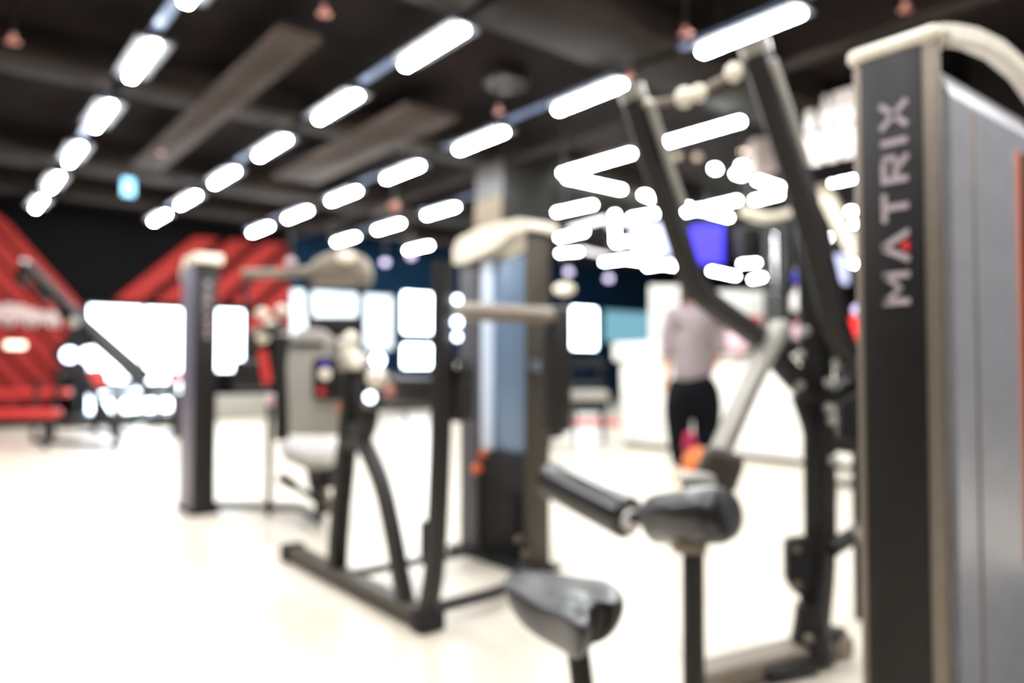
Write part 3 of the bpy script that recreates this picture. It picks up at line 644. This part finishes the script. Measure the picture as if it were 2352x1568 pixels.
# ------------------------------------------------------------------ left lettered tower with seat
t = thing('seated_machine', 'seated weight machine with slim MATRIX lettered tower and grey backrest', 'gym machine', (1.75, 4.9, 0))
MB().box((1.437, 5.21, .02), (1.585, 5.55, 1.70), .02, seg=3).build('tower_body', 'frame', t)
MB().box((1.43, 5.235, .03), (1.439, 5.535, 1.68), .004).build('side_panel', 'mauve', t)
MB().box((1.447, 5.204, .03), (1.578, 5.212, 1.68), .004).build('front_panel', 'darkpanel', t)
zt = PY(480, 642, 5.2).z; zb = PY(480, 775, 5.2).z
write('MATRIX', (1.512+.024, 5.2035, zb), (0, 0, 1), (-1, 0, 0), (0, -1, 0), zt-zb, .05, t)
mb = MB(); mb.prism([(1.43, 5.58, 1.60), (1.43, 5.60, 1.66), (1.43, 5.5, 1.76), (1.43, 5.2, 1.765), (1.43, 5.18, 1.70), (1.43, 5.42, 1.70)], (.18, 0, 0), .008); mb.build('curved_cap', 'cream', t)
MB().box((1.42, 5.19, 0), (1.61, 5.58, .03), .008).build('base_plate', 'rubber', t)
Ds = 4.6
def S(px, py, d=Ds): return P(px, py, d)
RY = Matrix.Rotation(-YAW, 4, 'Z')
MB().tube([(1.56, 5.25, .05), Vector((S(690, 1130, 5.0).x, S(690, 1130, 5.0).y, .05)), Vector((S(735, 1200).x, S(735, 1200).y, .05))], 0, rect=(.022, .025)).build('floor_bar', 'frame', t)
c0 = S(648, 900, 4.75)
MB().tube([Vector((c0.x, c0.y, S(648, 1010, 4.75).z)), Vector((c0.x, c0.y, S(648, 770, 4.75).z))], 0, rect=(.035, .04)).build('seat_column', 'rubber', t)
# back pad with rounded top
bp = [(662, 1000), (658, 840), (664, 775), (690, 752), (740, 756), (780, 790), (800, 830), (800, 1002)]
MB().prism([S(x, y) for x, y in bp], FW*.07, .015).build('backrest', 'greyvinyl', t)
MB().obox(S(705, 790, 4.59), (.22, .03, .03), RY, .01).build('backrest_seam', 'frame', t)
MB().prism([S(x, y, 4.50) for x, y in [(718, 830), (724, 822), (780, 822), (786, 830), (786, 912), (780, 920), (724, 920), (718, 912)]], FW*.03, .005).build('placard', 'darkpanel', t)
for px, py, r, m in [(745, 835, .022, 'bluep'), (747, 858, .035, 'cream'), (738, 898, .022, 'red'), (782, 935, .02, 'orange')]:
    MB().cyl(P(px, py, 4.46), P(px, py, 4.505), r, 16).build('placard_mark', m, t)
# seat
st = [(640, 1018), (662, 1008), (742, 1006), (772, 1022), (778, 1042), (752, 1058), (712, 1056), (660, 1040)]
ps = [G(px, py, .47) for px, py in st]
MB().prism([p-Vector((0, 0, .05)) for p in ps], (0, 0, .06), .014).build('seat', 'greyvinyl', t)
cx = sum((p for p in ps), Vector())/len(ps)
MB().tube([Vector((cx.x, cx.y, .42)), Vector((cx.x+.02, cx.y-.02, .25)), Vector((cx.x+.08, cx.y-.05, .05))], 0, rect=(.03, .035), smooth=4).build('seat_stem', 'frame', t)
MB().tube([S(655, 1048), S(720, 1080), S(748, 1130), S(760, 1180)], .02, 12, smooth=5).build('seat_strut', 'taupe', t)
MB().obox(S(660, 1105, 4.7), (.12, .08, .05), RY @ Matrix.Rotation(.6, 4, 'Y'), .012).build('foot_pedal', 'rubber', t)
MB().tube([S(668, 1110, 4.7), S(705, 1135, 4.65), S(745, 1160, 4.6)], .02, 10).build('pedal_arm', 'frame', t)
MB().obox(S(748, 1090, 4.58), (.1, .1, .16), RY, .02).build('seat_carriage', 'rubber', t)
MB().tube([S(724, 1150), S(728, 1190), S(748, 1225), S(770, 1240)], .007, 8, smooth=5).build('cable', 'rubber', t)
# overhead hood, arm and frame
hd = [(712, 652), (700, 620), (722, 592), (760, 575), (800, 572), (838, 590), (850, 625), (846, 652)]
h_ = MB().prism([S(x, y, 4.7) for x, y in hd], FW*.16, .03).build('overhead_hood', 'taupe', t)
MB().ball(S(795, 592, 4.66), .055, (1, 1, .75)).build('hood_highlight', 'cream', h_)  # pale ball standing in for the highlight on the hood
MB().tube([S(560, 628, 4.8), S(640, 628, 4.75), S(720, 622, 4.7)], .03, 14).build('overhead_arm', 'taupe', t)
MB().tube([S(565, 640, 4.8), S(566, 672, 4.8), S(568, 705, 4.8)], .016, 10).build('hanging_grip', 'rubber', t)
MB().ball(S(668, 603, 4.7), .035, sub=2).build('arm_knob', 'letter', t)
MB().tube([S(708, 640, 4.75), S(708, 700, 4.75), S(715, 770, 4.7)], 0, rect=(.018, .02)).build('hood_post', 'frame', t)
MB().tube([S(830, 640, 4.75), S(829, 700, 4.75), S(828, 870, 4.75)], 0, rect=(.018, .02)).build('hood_post', 'frame', t)
MB().obox(S(768, 752, 4.8), (.32, .05, .14), RY, .01).build('hood_crossbar', 'frame', t)
MB().tube([S(772, 786, 4.6), S(812, 812, 4.5), S(840, 850, 4.5)], .03, 12, smooth=4).build('armrest', 'taupe', t)
for px, py in [(602, 720), (648, 712), (622, 745), (646, 768), (590, 765), (604, 775)]:
    MB().ball(S(px, py, 4.85), .045, (1, 1, .85), sub=2).build('joint_cover', 'cream' if px != 590 else 'taupe', t)
MB().tube([S(575, 800, 4.9), S(600, 765, 4.85), S(650, 750, 4.8)], .035, 12, smooth=4).build('elbow_arm', 'frame', t)
MB().tube([S(602, 805, 4.85), S(614, 880, 4.85)], .03, 12).build('red_handle', 'red', t)
MB().ball(S(622, 918, 4.85), .035, (1, 1, 1.2), sub=2).build('handle_end', 'pink', t)
MB().obox(S(575, 860, 5.0), (.22, .1, .2), RY, .03).build('weight_guard', 'frame', t)
MB().tube([Vector((S(620, 930, 4.85).x, S(620, 930, 4.85).y, .03)), S(620, 920, 4.85)], .02, 10).build('handle_post', 'frame', t)

# ------------------------------------------------------------------ counter, sign, screens
t = thing('reception_counter', 'long white reception counter behind the walking person', 'counter', (7.2, 4.5, 0))
MB().box((6.9, 2.4, .06), (7.55, 6.45, 1.04), .01).build('counter_body', 'white', t)
MB().box((6.94, 2.42, 0), (7.5, 6.42, .062)).build('toe_kick', 'frame', t)
MB().box((6.93, 2.42, 1.04), (7.5, 6.42, 1.065)).build('shadow_gap', 'bronze', t)
MB().box((6.86, 5.3, 1.065), (7.6, 6.55, 1.29), .02).build('raised_ledge', 'white', t)
MB().box((6.86, 2.38, 1.065), (7.6, 5.3, 1.10), .01).build('worktop', 'white', t)
t = thing('sign_box', 'dark hanging sign box with two rows of large white letters', 'sign', (6.9, 3.3, 2.84))
MB().box((6.82, 2.5, 2.84), (7.1, 4.12, 3.745), .01, seg=1).build('sign_body', 'wallblack', t)
yL = PX(1842, 260, 6.8).y; yR = PX(1985, 240, 6.8).y
z1 = PX(1880, 298, 6.8).z; 
write('THE', (6.80, yL, z1), (0, -1, 0), (0, 0, 1), (-1, 0, 0), (yL-yR), .3, t, .05, 'signw', 'signw', .06, .3)
yL2 = PX(1812, 330, 6.8).y; z2 = PX(1880, 378, 6.8).z
write('OOOOO', (6.80, yL2, z2), (0, -1, 0), (0, 0, 1), (-1, 0, 0), (yL2-yR), .3, t, .05, 'signw', 'signw', .04, .4)

def tv(px, py, D, w, h, m, lab):
    c = P(px, py, D); t = thing('television', lab, 'television', c)
    b = MB().obox(c+FW*.03, (w+.06, .05, h+.06), RY, .01).build('bezel', 'rubber', t)
    MB().obox(c, (w, .012, h), RY).build('screen', m, t)
    MB().cyl(Vector((c.x, c.y, c.z+h/2))+FW*.04, Vector((c.x, c.y, 3.749))+FW*.04, .025, 10).build('ceiling_mount', 'frame', t)
tv(1494, 550, 10.6, .55, .46, 'scr1', 'pale lit hanging television left of the left machine arm')
tv(1624, 562, 10.2, .44, .52, 'scr2', 'violet blue hanging television right of the left machine arm')
tv(1925, 618, 8.6, .24, .34, 'scr1', 'pale hanging television beside the large tower')
# loudspeaker dark & cream shade
c = P(1722, 560, 9.6); t = thing('hanging_speaker', 'black hanging loudspeaker right of the violet television', 'speaker', c)
MB().obox(c, (.34, .3, .42), RY, .06).build('speaker_body', 'rubber', t); MB().cyl(c+Vector((0, 0, .2)), (c.x, c.y, 3.749), .02, 8).build('hanger', 'frame', t)
MB().obox(c-FW*.155, (.28, .02, .36), RY, .005).build('grille', 'black', t)
p0, p1, p2 = P(1708, 483, 7.85), P(1758, 500, 7.85), P(1812, 490, 7.85)
t = thing('curved_canopy', 'cream curved hanging canopy above the dark post behind the counter', 'canopy', p1)
MB().tube([p0, p1, p2], 0, rect=(.12, .03), smooth=6).build('canopy_shell', 'cream', t)
for p in (p0, p2): MB().cyl(p, (p.x, p.y, 3.749), .008, 8).build('cord', 'frame', t)
# dark pillar behind counter
c = P(1800, 700, 9.0)
t = thing('display_pillar', 'dark pillar with slim steel edge standing behind the white counter', 'pillar', (c.x, c.y, 0))
MB().box((c.x-.17, c.y-.17, 0), (c.x+.17, c.y+.17, 2.8), .02).build('pillar_body', 'darkpanel', t)
MB().cyl((c.x-.2, c.y-.02, 0), (c.x-.2, c.y-.02, 2.6), .02, 12).build('steel_edge', 'chrome', t)
MB().box((c.x-.24, c.y-.2, 0), (c.x+.2, c.y+.2, .04)).build('foot', 'frame', t)
# wall partition behind counter (white board with red item)
a = P(1648, 668, 10.5); b = P(1766, 745, 10.5)
t = thing('white_board', 'pale white board standing behind the counter right of the person', 'board', ((a+b)/2).to_tuple()[:2]+(0,))
MB().prism([P(1640, 668, 10.5), P(1766, 668, 10.5), P(1766, 765, 10.5), P(1640, 765, 10.5)], FW*.04, .005).build('board_panel', 'white', t)
for px in (1650, 1758):
    q = P(px, 760, 10.52); MB().cyl((q.x, q.y, 0), q, .02, 8).build('leg', 'frame', t)
def on_counter(name, px, D, h, w, m, lab, cat, z0=1.10, cap=None, grp=None):
    r = P(px, 800, D); t = thing(name, lab, cat, (r.x, r.y, z0), grp)
    MB().lathe((r.x, r.y, z0), (0, 0, 1), [(0, 0), (0, w*.9), (.01, w), (h*.6, w), (h*.75, w*.6), (h*.85, w*.35), (h*.86, 0)], 16).build('bottle_body', m, t)
    MB().cyl((r.x, r.y, z0+h*.85), (r.x, r.y, z0+h), w*.4, 12).build('bottle_cap', cap or 'white', t)
def shelf_item(px, py, D, size, m, lab, name='storage_box'):
    pass
# shelf unit behind the machine post with coloured goods
sp = P(1832, 640, 8.6)
t = thing('display_stand', 'slim dark display stand behind the upright machine post', 'stand', (sp.x, sp.y, 0))
MB().obox((sp.x+.12*FW.x, sp.y+.12*FW.y, 1.05), (.3, .03, 2.1), RY, .005).build('back_board', 'frame', t)
for z in (1.0, 1.12+.18, 1.62, 1.95): MB().obox((sp.x, sp.y, z), (.3, .22, .02), RY, .003).build('shelf', 'frame', t)
MB().obox((sp.x, sp.y, .02), (.32, .26, .04), RY, .005).build('base', 'frame', t)
for px, z, h, w, m, cm, lab in [(1832, 1.96, .16, .05, 'bluep', 'white', 'royal blue bottle with pale cap on the top shelf of the slim stand'),
      (1829, 1.63, .28, .06, 'white', 'pink', 'white bottle on the middle shelf of the slim stand'), (1833, 1.31, .22, .07, 'pink', 'red', 'pink bottle on the lower shelf of the slim stand')]:
    r = P(px, 640, 8.55); tt = thing('bottle', lab, 'bottle', (r.x, r.y, z), 'bottles on the slim display stand')
    MB().lathe((r.x, r.y, z), (0, 0, 1), [(0, 0), (0, w*.9), (.01, w), (h*.65, w), (h*.8, w*.5), (h*.85, w*.4), (h*.86, 0)], 16).build('bottle_body', m, tt)
    MB().cyl((r.x, r.y, z+h*.86), (r.x, r.y, z+h), w*.45, 12).build('bottle_cap', cm, tt)
# pale pink bag on the counter, red cap on board
c = P(1688, 800, 7.9); c.z = 1.10
t = thing('shoulder_bag', 'pale pink bag lying on the counter right of the person', 'bag', c)
MB().ball(c+Vector((0, 0, .13)), .17, (.8, 1.1, .72)).build('bag_body', 'pink', t)
MB().tube([c+Vector((0, -.1, .2)), c+Vector((0, -.05, .3)), c+Vector((0, .05, .3)), c+Vector((0, .1, .2))], .012, 8, smooth=5).build('handle', 'magenta', t)
c = P(1728, 736, 9.5)
t = thing('red_display', 'dark red display item on a stem behind the counter', 'display', (c.x, c.y, 0))
MB().ball(c, .14, (1, 1, .45)).build('display_head', 'red', t); MB().cyl((c.x, c.y, 0.02), c, .02, 8).build('stem', 'frame', t); MB().cyl((c.x, c.y, 0), (c.x, c.y, .03), .15, 16).build('foot', 'frame', t)
# red lit thing beside tower
c = P(1962, 752, 6.2)
t = thing('lit_sign', 'glowing red heart shaped sign beside the large tower', 'sign', (c.x, c.y, 0))
MB().prism([P(1948, 728, 6.2), P(1968, 732, 6.2), P(1985, 728, 6.2), P(1988, 760, 6.2), P(1975, 785, 6.2), P(1958, 765, 6.2)], FW*.05, .01).build('sign_face', 'redlit', t)
MB().ball(P(1972, 712, 6.2), .05, sub=2).build('purple_lamp', 'lilac', t)
MB().cyl((c.x, c.y, 0.02), P(1966, 770, 6.24), .02, 8).build('stem', 'frame', t); MB().cyl((c.x, c.y, 0), (c.x, c.y, .03), .16, 16).build('foot', 'frame', t)
# diagonal cream beam near the tower
t = thing('inclined_beam', 'cream inclined beam hanging between the right arm and the large tower', 'beam', P(1925, 510, 7.0))
MB().tube([P(1880, 408, 7.6), P(1925, 500, 7.6), P(1972, 590, 7.6)], 0, rect=(.075, .05), smooth=3).build('beam_body', 'cream', t)
q = P(1880, 408, 7.6); MB().cyl(q, (q.x, q.y, 3.749), .01, 8).build('cord', 'frame', t); q = P(1972, 590, 7.6); MB().cyl(q, (q.x, q.y, 3.749), .01, 8).build('cord', 'frame', t)
# lavender banner behind person
t = thing('roll_up_banner', 'pale lavender roll up banner behind the left of the person', 'banner', (P(1520, 800, 10.3).x, P(1520, 800, 10.3).y, 0))
MB().prism([P(1492, 655, 10.3), P(1560, 655, 10.3), P(1560, 995, 10.3), P(1492, 995, 10.3)], FW*.02).build('banner_sheet', 'white', t)
q = P(1526, 900, 10.3); MB().obox((q.x, q.y, .04), (.42, .12, .08), RY, .01).build('banner_base', 'frame', t)

# equipment between middle tower and counter
c = P(1352, 900, 9.5)
t = thing('step_bench', 'dark topped bench with pale pad left of the white counter', 'bench', (c.x, c.y, 0))
MB().obox((c.x, c.y, .62), (.5, .3, .12), RY, .04).build('pad', 'greyvinyl', t)
MB().obox((c.x, c.y, .5), (.46, .26, .08), RY, .02).build('pad_frame', 'rubber', t)
for dx in (-.18, .18):
    v = RY @ Vector((dx, 0, 0)); MB().cyl((c.x+v.x, c.y+v.y, 0), (c.x+v.x, c.y+v.y, .5), .025, 10).build('leg', 'frame', t)
c = G(1362, 968, .02)
single(MB().obox(c, (1.0, 1.5, .03), RY, .008), 'exercise_mat', 'redmat', 'pale red exercise mat on the floor left of the white counter', 'mat')
c = P(1330, 840, 11.0)
t = thing('weight_rack', 'dark rack in front of the small brilliant window', 'rack', (c.x, c.y, 0))
for dx in (-.35, .35):
    v = RY @ Vector((dx, 0, 0)); MB().box((c.x+v.x-.03, c.y+v.y-.03, 0), (c.x+v.x+.03, c.y+v.y+.03, 1.05), .005).build('upright', 'black', t)
for z in (.35, .7, 1.0): MB().obox((c.x, c.y, z), (.8, .3, .06), RY, .01).build('shelf', 'black', t)
t_rack = (c, (.35, .7, 1.0))
k = 0
for zi, z in enumerate((.38, .73, 1.03)):
    for i, dx in enumerate((-.26, -.09, .09, .26)):
        v = RY @ Vector((dx, 0, 0)); o = Vector((c.x+v.x, c.y+v.y, z+.051)); w = RY @ Vector((0, .11, 0))
        d = thing('dumbbell', '%s dumbbell from the left on the %s shelf of the dark rack' % (['first', 'second', 'third', 'fourth'][i], ['lowest', 'middle', 'top'][zi]), 'dumbbell', (o.x, o.y, z), 'dumbbells on the dark rack')
        MB().cyl(o-w, o+w, .014, 8).build('handle', 'chrome', d)
        for s in (-1, 1): MB().cyl(o+w*s*.55, o+w*s, .05, 12).build('weight_head', 'rubber', d)

# ------------------------------------------------------------------ left background: leg press, benches, balls
t = thing('leg_press', 'black inclined leg press with tall diagonal rails at the left', 'gym machine', (G(200, 1010, 0).x, G(200, 1010, 0).y, 0))
for (a, b, r) in [((70, 612, 9.8), (345, 905, 9.2), .07), ((95, 655, 9.9), (180, 735, 9.7), .06), ((62, 640, 9.9), (110, 690, 9.9), .05)]:
    MB().tube([P(*a), P(*b)], r, 12).build('guide_rail', 'taupe' if a[0] == 95 else 'frame', t)
MB().tube([P(60, 600, 9.8), P(45, 650, 9.9)], .07, 12).build('rail_head', 'frame', t)
MB().tube([P(150, 710, 9.7), P(330, 868, 9.4)], .12, 12).build('carriage_rail', 'rubber', t)
MB().obox(P(170, 800, 9.6), (.3, .2, .5), RY @ Matrix.Rotation(.6, 4, 'Y'), .03).build('foot_plate', 'rubber', t)
MB().tube([P(185, 850, 9.5), P(230, 930, 9.2), P(268, 992, 9.0)], .06, 12).build('seat_beam', 'rubber', t)
MB().tube([P(140, 860, 9.5), P(115, 960, 9.5), Vector((P(110, 1000, 9.5).x, P(110, 1000, 9.5).y, 0.03))], .035, 10).build('frame_leg', 'frame', t)
MB().tube([P(90, 870, 9.7), P(78, 940, 9.7), Vector((P(78, 950, 9.7).x, P(78, 950, 9.7).y, 0.03))], .03, 10).build('frame_leg', 'frame', t)
q = P(268, 992, 9.0); MB().tube([q, (q.x, q.y, .03)], .04, 10).build('frame_leg', 'frame', t)
g0 = G(78, 1012, 0); g1 = G(268, 1028, 0)
MB().tube([Vector((P(78, 950, 9.7).x, P(78, 950, 9.7).y, .03)), Vector((q.x, q.y, .03))], .03, 10).build('floor_bar', 'frame', t)
for px, py, r in [(170, 740, .06), (160, 815, .08), (203, 816, .09)]:  # two hubs glow, standing in for bright reflections
    MB().cyl(P(px, py, 9.1), P(px, py, 9.16), r, 20, .01).build('plate_hub', 'dot' if px != 170 else 'silver', t)
def bench(px, py, D, m, lab, L=1.1, ang=0, z=.48):
    c = P(px, py, D); t = thing('weight_bench', lab, 'bench', (c.x, c.y, 0), 'upholstered benches at the far left')
    R = Matrix.Rotation(ang, 4, 'Z')
    MB().obox((c.x, c.y, z), (L, .3, .09), R, .03).build('seat_pad', m, t)
    for s in (-1, 1):
        v = R @ Vector((s*L*.35, 0, 0)); MB().box((c.x+v.x-.03, c.y+v.y-.12, 0), (c.x+v.x+.03, c.y+v.y+.12, .04)).build('foot', 'frame', t)
        MB().cyl((c.x+v.x, c.y+v.y, .03), (c.x+v.x, c.y+v.y, z-.04), .03, 10).build('leg', 'frame', t)
bench(30, 930, 9.0, 'red', 'red padded bench at the left edge, nearer one', 1.0, -.4, .42)
bench(40, 890, 10.4, 'red', 'red padded bench at the left edge, farther one', 1.3, -.4, .62)
bench(345, 900, 9.9, 'foam', 'black padded bench under the wide bright window', 1.1, .1, .6)
def gball(px, py, D, r, m, lab):
    c = P(px, py, D); t = thing('exercise_ball', lab, 'ball', (c.x, c.y, 0), 'exercise balls under the far window')
    MB().ball((c.x, c.y, r+max(0, c.z-r)), r).build('ball', m, t)
    if c.z-r > .02:
        MB().cyl((c.x, c.y, .01), (c.x, c.y, c.z-r+.02), .05, 12).build('ball_stand', 'frame', t)
        MB().cyl((c.x, c.y, 0), (c.x, c.y, .03), .2, 16).build('stand_foot', 'frame', t)
gball(222, 868, 11.0, .15, 'red', 'red ball on a stand left of the pale ball')
gball(273, 865, 10.8, .1, 'dot', 'pale ball on a stand glowing in place of a bright reflection')  # a reflection's brightness given to the ball as glow
gball(402, 866, 10.8, .1, 'red', 'small red ball on a stand beside the lettered tower')
# dark machines silhouetted below the wide window
for px, D, h, lab in [(272, 12.6, .75, 'low dark stepper under the wide window, left one'), (372, 12.6, .72, 'low dark stepper under the wide window, right one'), (178, 12.3, .95, 'low dark stepper behind the leg press')]:
    c = P(px, 900, D); t = thing('stepper', lab, 'gym machine', (c.x, c.y, 0), 'low steppers under the far window')
    MB().box((c.x-.25, c.y-.3, 0), (c.x+.25, c.y+.3, .2), .03).build('base', 'frame', t)
    MB().tube([(c.x, c.y+.2, .15), (c.x, c.y+.25, h)], .05, 12).build('mast', 'rubber', t)
    MB().box((c.x-.3, c.y+.15, h-.2), (c.x+.3, c.y+.3, h), .05).build('console', 'rubber', t)
    for s in (-1, 1): MB().tube([(c.x+s*.2, c.y+.2, h-.05), (c.x+s*.25, c.y-.1, h-.1)], .02, 8).build('handlebar', 'frame', t)

# ------------------------------------------------------------------ person seen from behind
Dp = 6.25; pc = P(1592, 1000, Dp); pc.z = 0
t = thing('person', 'person walking away in a grey mauve shirt and black trousers', 'person', pc)
rgt = Vector((math.cos(YAW), -math.sin(YAW), 0)); fwd = FW.copy()
def W(r, f, z): return pc + rgt*r + fwd*f + Vector((0, 0, z))
def skin(name, nodes, edges, m, parent, sub=2, root=0):
    me = bpy.data.meshes.new(name); me.from_pydata([tuple(n[0]-parent_world(parent)) for n in nodes], edges, [])
    o = bpy.data.objects.new(name, me); C.objects.link(o); o.parent = parent; me.materials.append(M[m])
    o.modifiers.new('skin', 'SKIN'); sv = me.skin_vertices[0].data
    for i, n in enumerate(nodes): sv[i].radius = n[1] if isinstance(n[1], tuple) else (n[1], n[1])
    sv[root].use_root = True
    s = o.modifiers.new('sub', 'SUBSURF'); s.levels = sub; s.render_levels = sub
    for f in o.modifiers: pass
    o.modifiers['skin'].use_smooth_shade = True
    return o
N = [(W(0, 0, .92), .11), (W(0, 0, 1.08), .10), (W(0, .0, 1.25), .11), (W(0, 0, 1.38), .09), (W(0, .0, 1.47), .045), (W(0, .02, 1.60), .075), (W(0, .02, 1.68), .07),
     (W(-.17, 0, 1.37), .05), (W(-.205, .0, 1.10), .037), (W(-.2, .1, .88), .026),
     (W(.17, 0, 1.37), .05), (W(.225, -.03, 1.12), .037), (W(.2, .14, .98), .026),
     (W(-.09, 0, .86), .085), (W(-.1, .03, .48), .055), (W(-.1, -.02, .09), .036), (W(-.1, .12, .04), .03),
     (W(.09, 0, .86), .085), (W(.1, .06, .5), .055), (W(.1, -.1, .13), .036), (W(.1, .04, .05), .03)]
E = [(0, 1), (1, 2), (2, 3), (3, 4), (4, 5), (5, 6), (3, 7), (7, 8), (8, 9), (3, 10), (10, 11), (11, 12), (0, 13), (13, 14), (14, 15), (15, 16), (0, 17), (17, 18), (18, 19), (19, 20)]
def add_hand(wi, s, dirv):
    base = N[wi][0]; d = dirv.normalized(); side = rgt*s
    pi_ = len(N); N.append((base+d*.05, (.034, .018))); E.append((wi, pi_))
    k = len(N); N.append((base+d*.085, (.036, .016))); E.append((pi_, k))
    perp = d.cross(Vector((s, 0, 0)).normalized()).normalized()
    for j, (o, l) in enumerate([(-.027, .07), (-.009, .08), (.009, .075), (.027, .058)]):
        a = len(N); N.append((base+d*.11+fwd*o, .008)); E.append((k, a)); N.append((base+d*(.11+l*.5)+fwd*o-side*.01, .008)); E.append((a, a+1)); N.append((base+d*(.11+l)+fwd*o-side*.028, .006)); E.append((a+1, a+2))
    a = len(N); N.append((base+d*.06+fwd*-.04, .009)); E.append((pi_, a)); N.append((base+d*.1+fwd*-.055-side*.01, .008)); E.append((a, a+1))
add_hand(9, -1, Vector((0, 0, -1))+fwd*.2); add_hand(12, 1, Vector((0, 0, -.6))+fwd*.8)
body = skin('body', N, E, 'skin', t)
S_ = [(W(0, 0, .80), (.205, .16)), (W(0, 0, 1.02), (.20, .15)), (W(0, 0, 1.25), (.215, .15)), (W(0, 0, 1.42), (.19, .12)), (W(0, 0, 1.53), .075),
      (W(-.165, 0, 1.42), .09), (W(-.205, 0, 1.22), .074), (W(-.215, 0.0, 1.06), .066), (W(.165, 0, 1.42), .09), (W(.22, -.01, 1.22), .074), (W(.235, -.03, 1.08), .066)]
skin('shirt', S_, [(0, 1), (1, 2), (2, 3), (3, 4), (3, 5), (5, 6), (6, 7), (3, 8), (8, 9), (9, 10)], 'shirt', t)
Tn = [(W(0, 0, .97), (.18, .14)), (W(0, 0, .84), (.235, .17)), (W(-.11, .0, .68), .165), (W(-.115, .03, .46), .115), (W(-.105, -.02, .13), .08), (W(.11, 0, .68), .165), (W(.125, .06, .48), .12), (W(.11, -.09, .18), .08)]
skin('trousers', Tn, [(0, 1), (1, 2), (2, 3), (3, 4), (1, 5), (5, 6), (6, 7)], 'trousers', t)
MB().ball(W(0, -.035, 1.655), .115, (1, 1, 1.12)).build('hair', 'hair', t)
for s in (-1, 1): MB().ball(W(s*.088, .03, 1.61), .02, (.5, 1, 1.4), sub=2).build('ear', 'skin', t)
MB().ball(W(0, .115, 1.6), .016, (1, 1, 1.4), sub=2).build('nose', 'skin', t)
MB().obox(W(0, .1, 1.56), (.045, .01, .01), RY, .003).build('mouth', 'red', t)
for s in (-1, 1): MB().ball(W(s*.03, .09, 1.63), .011, sub=2).build('eye', 'white', t)
for s, f, z in ((-1, .05, .04), (1, -.03, .05)):
    MB().obox(W(s*.1, f, z), (.1, .27, .08), RY, .035, 3).build('shoe', 'rubber', t)
# bag on the floor in front of the person
c = P(1596, 1080, 4.9); c.z = 0
t = thing('gym_bag', 'cream gym bag with orange top and magenta strap below the person', 'bag', c)
MB().ball(c+Vector((0, 0, .17)), .17, (1, .8, 1)).build('bag_body', 'towel', t)
MB().ball(c+Vector((0, 0, .36))+rgt*.02, .12, (.9, .8, .9)).build('bag_flap', 'orangefab', t)
MB().tube([c+Vector((0, 0, .44))-rgt*.06, c+Vector((0, 0, .54))-rgt*.05, c+Vector((0, 0, .54))-rgt*.02, c+Vector((0, 0, .44))+rgt*.0], .018, 10, smooth=5).build('strap', 'magenta', t)
c2 = P(1655, 1060, 4.8); c2.z = 0
t = thing('floor_cushion', 'white and pink towel roll standing beside the gym bag', 'towel', c2)
MB().cyl(c2, c2+Vector((0, 0, .42)), .075, 18, .03).build('towel_roll', 'white', t); MB().cyl(c2+Vector((0, 0, .4)), c2+Vector((0, 0, .43)), .06, 16, .008).build('towel_edge', 'pink', t)

# ------------------------------------------------------------------ world and view
w = bpy.data.worlds.new('World'); bpy.context.scene.world = w; w.use_nodes = True
w.node_tree.nodes['Background'].inputs[0].default_value = (.6, .6, .65, 1); w.node_tree.nodes['Background'].inputs[1].default_value = .02
vs = bpy.context.scene.view_settings; vs.view_transform = 'Standard'; vs.look = 'None'; vs.gamma = 1; vs.exposure = .78; vs.use_curve_mapping = False
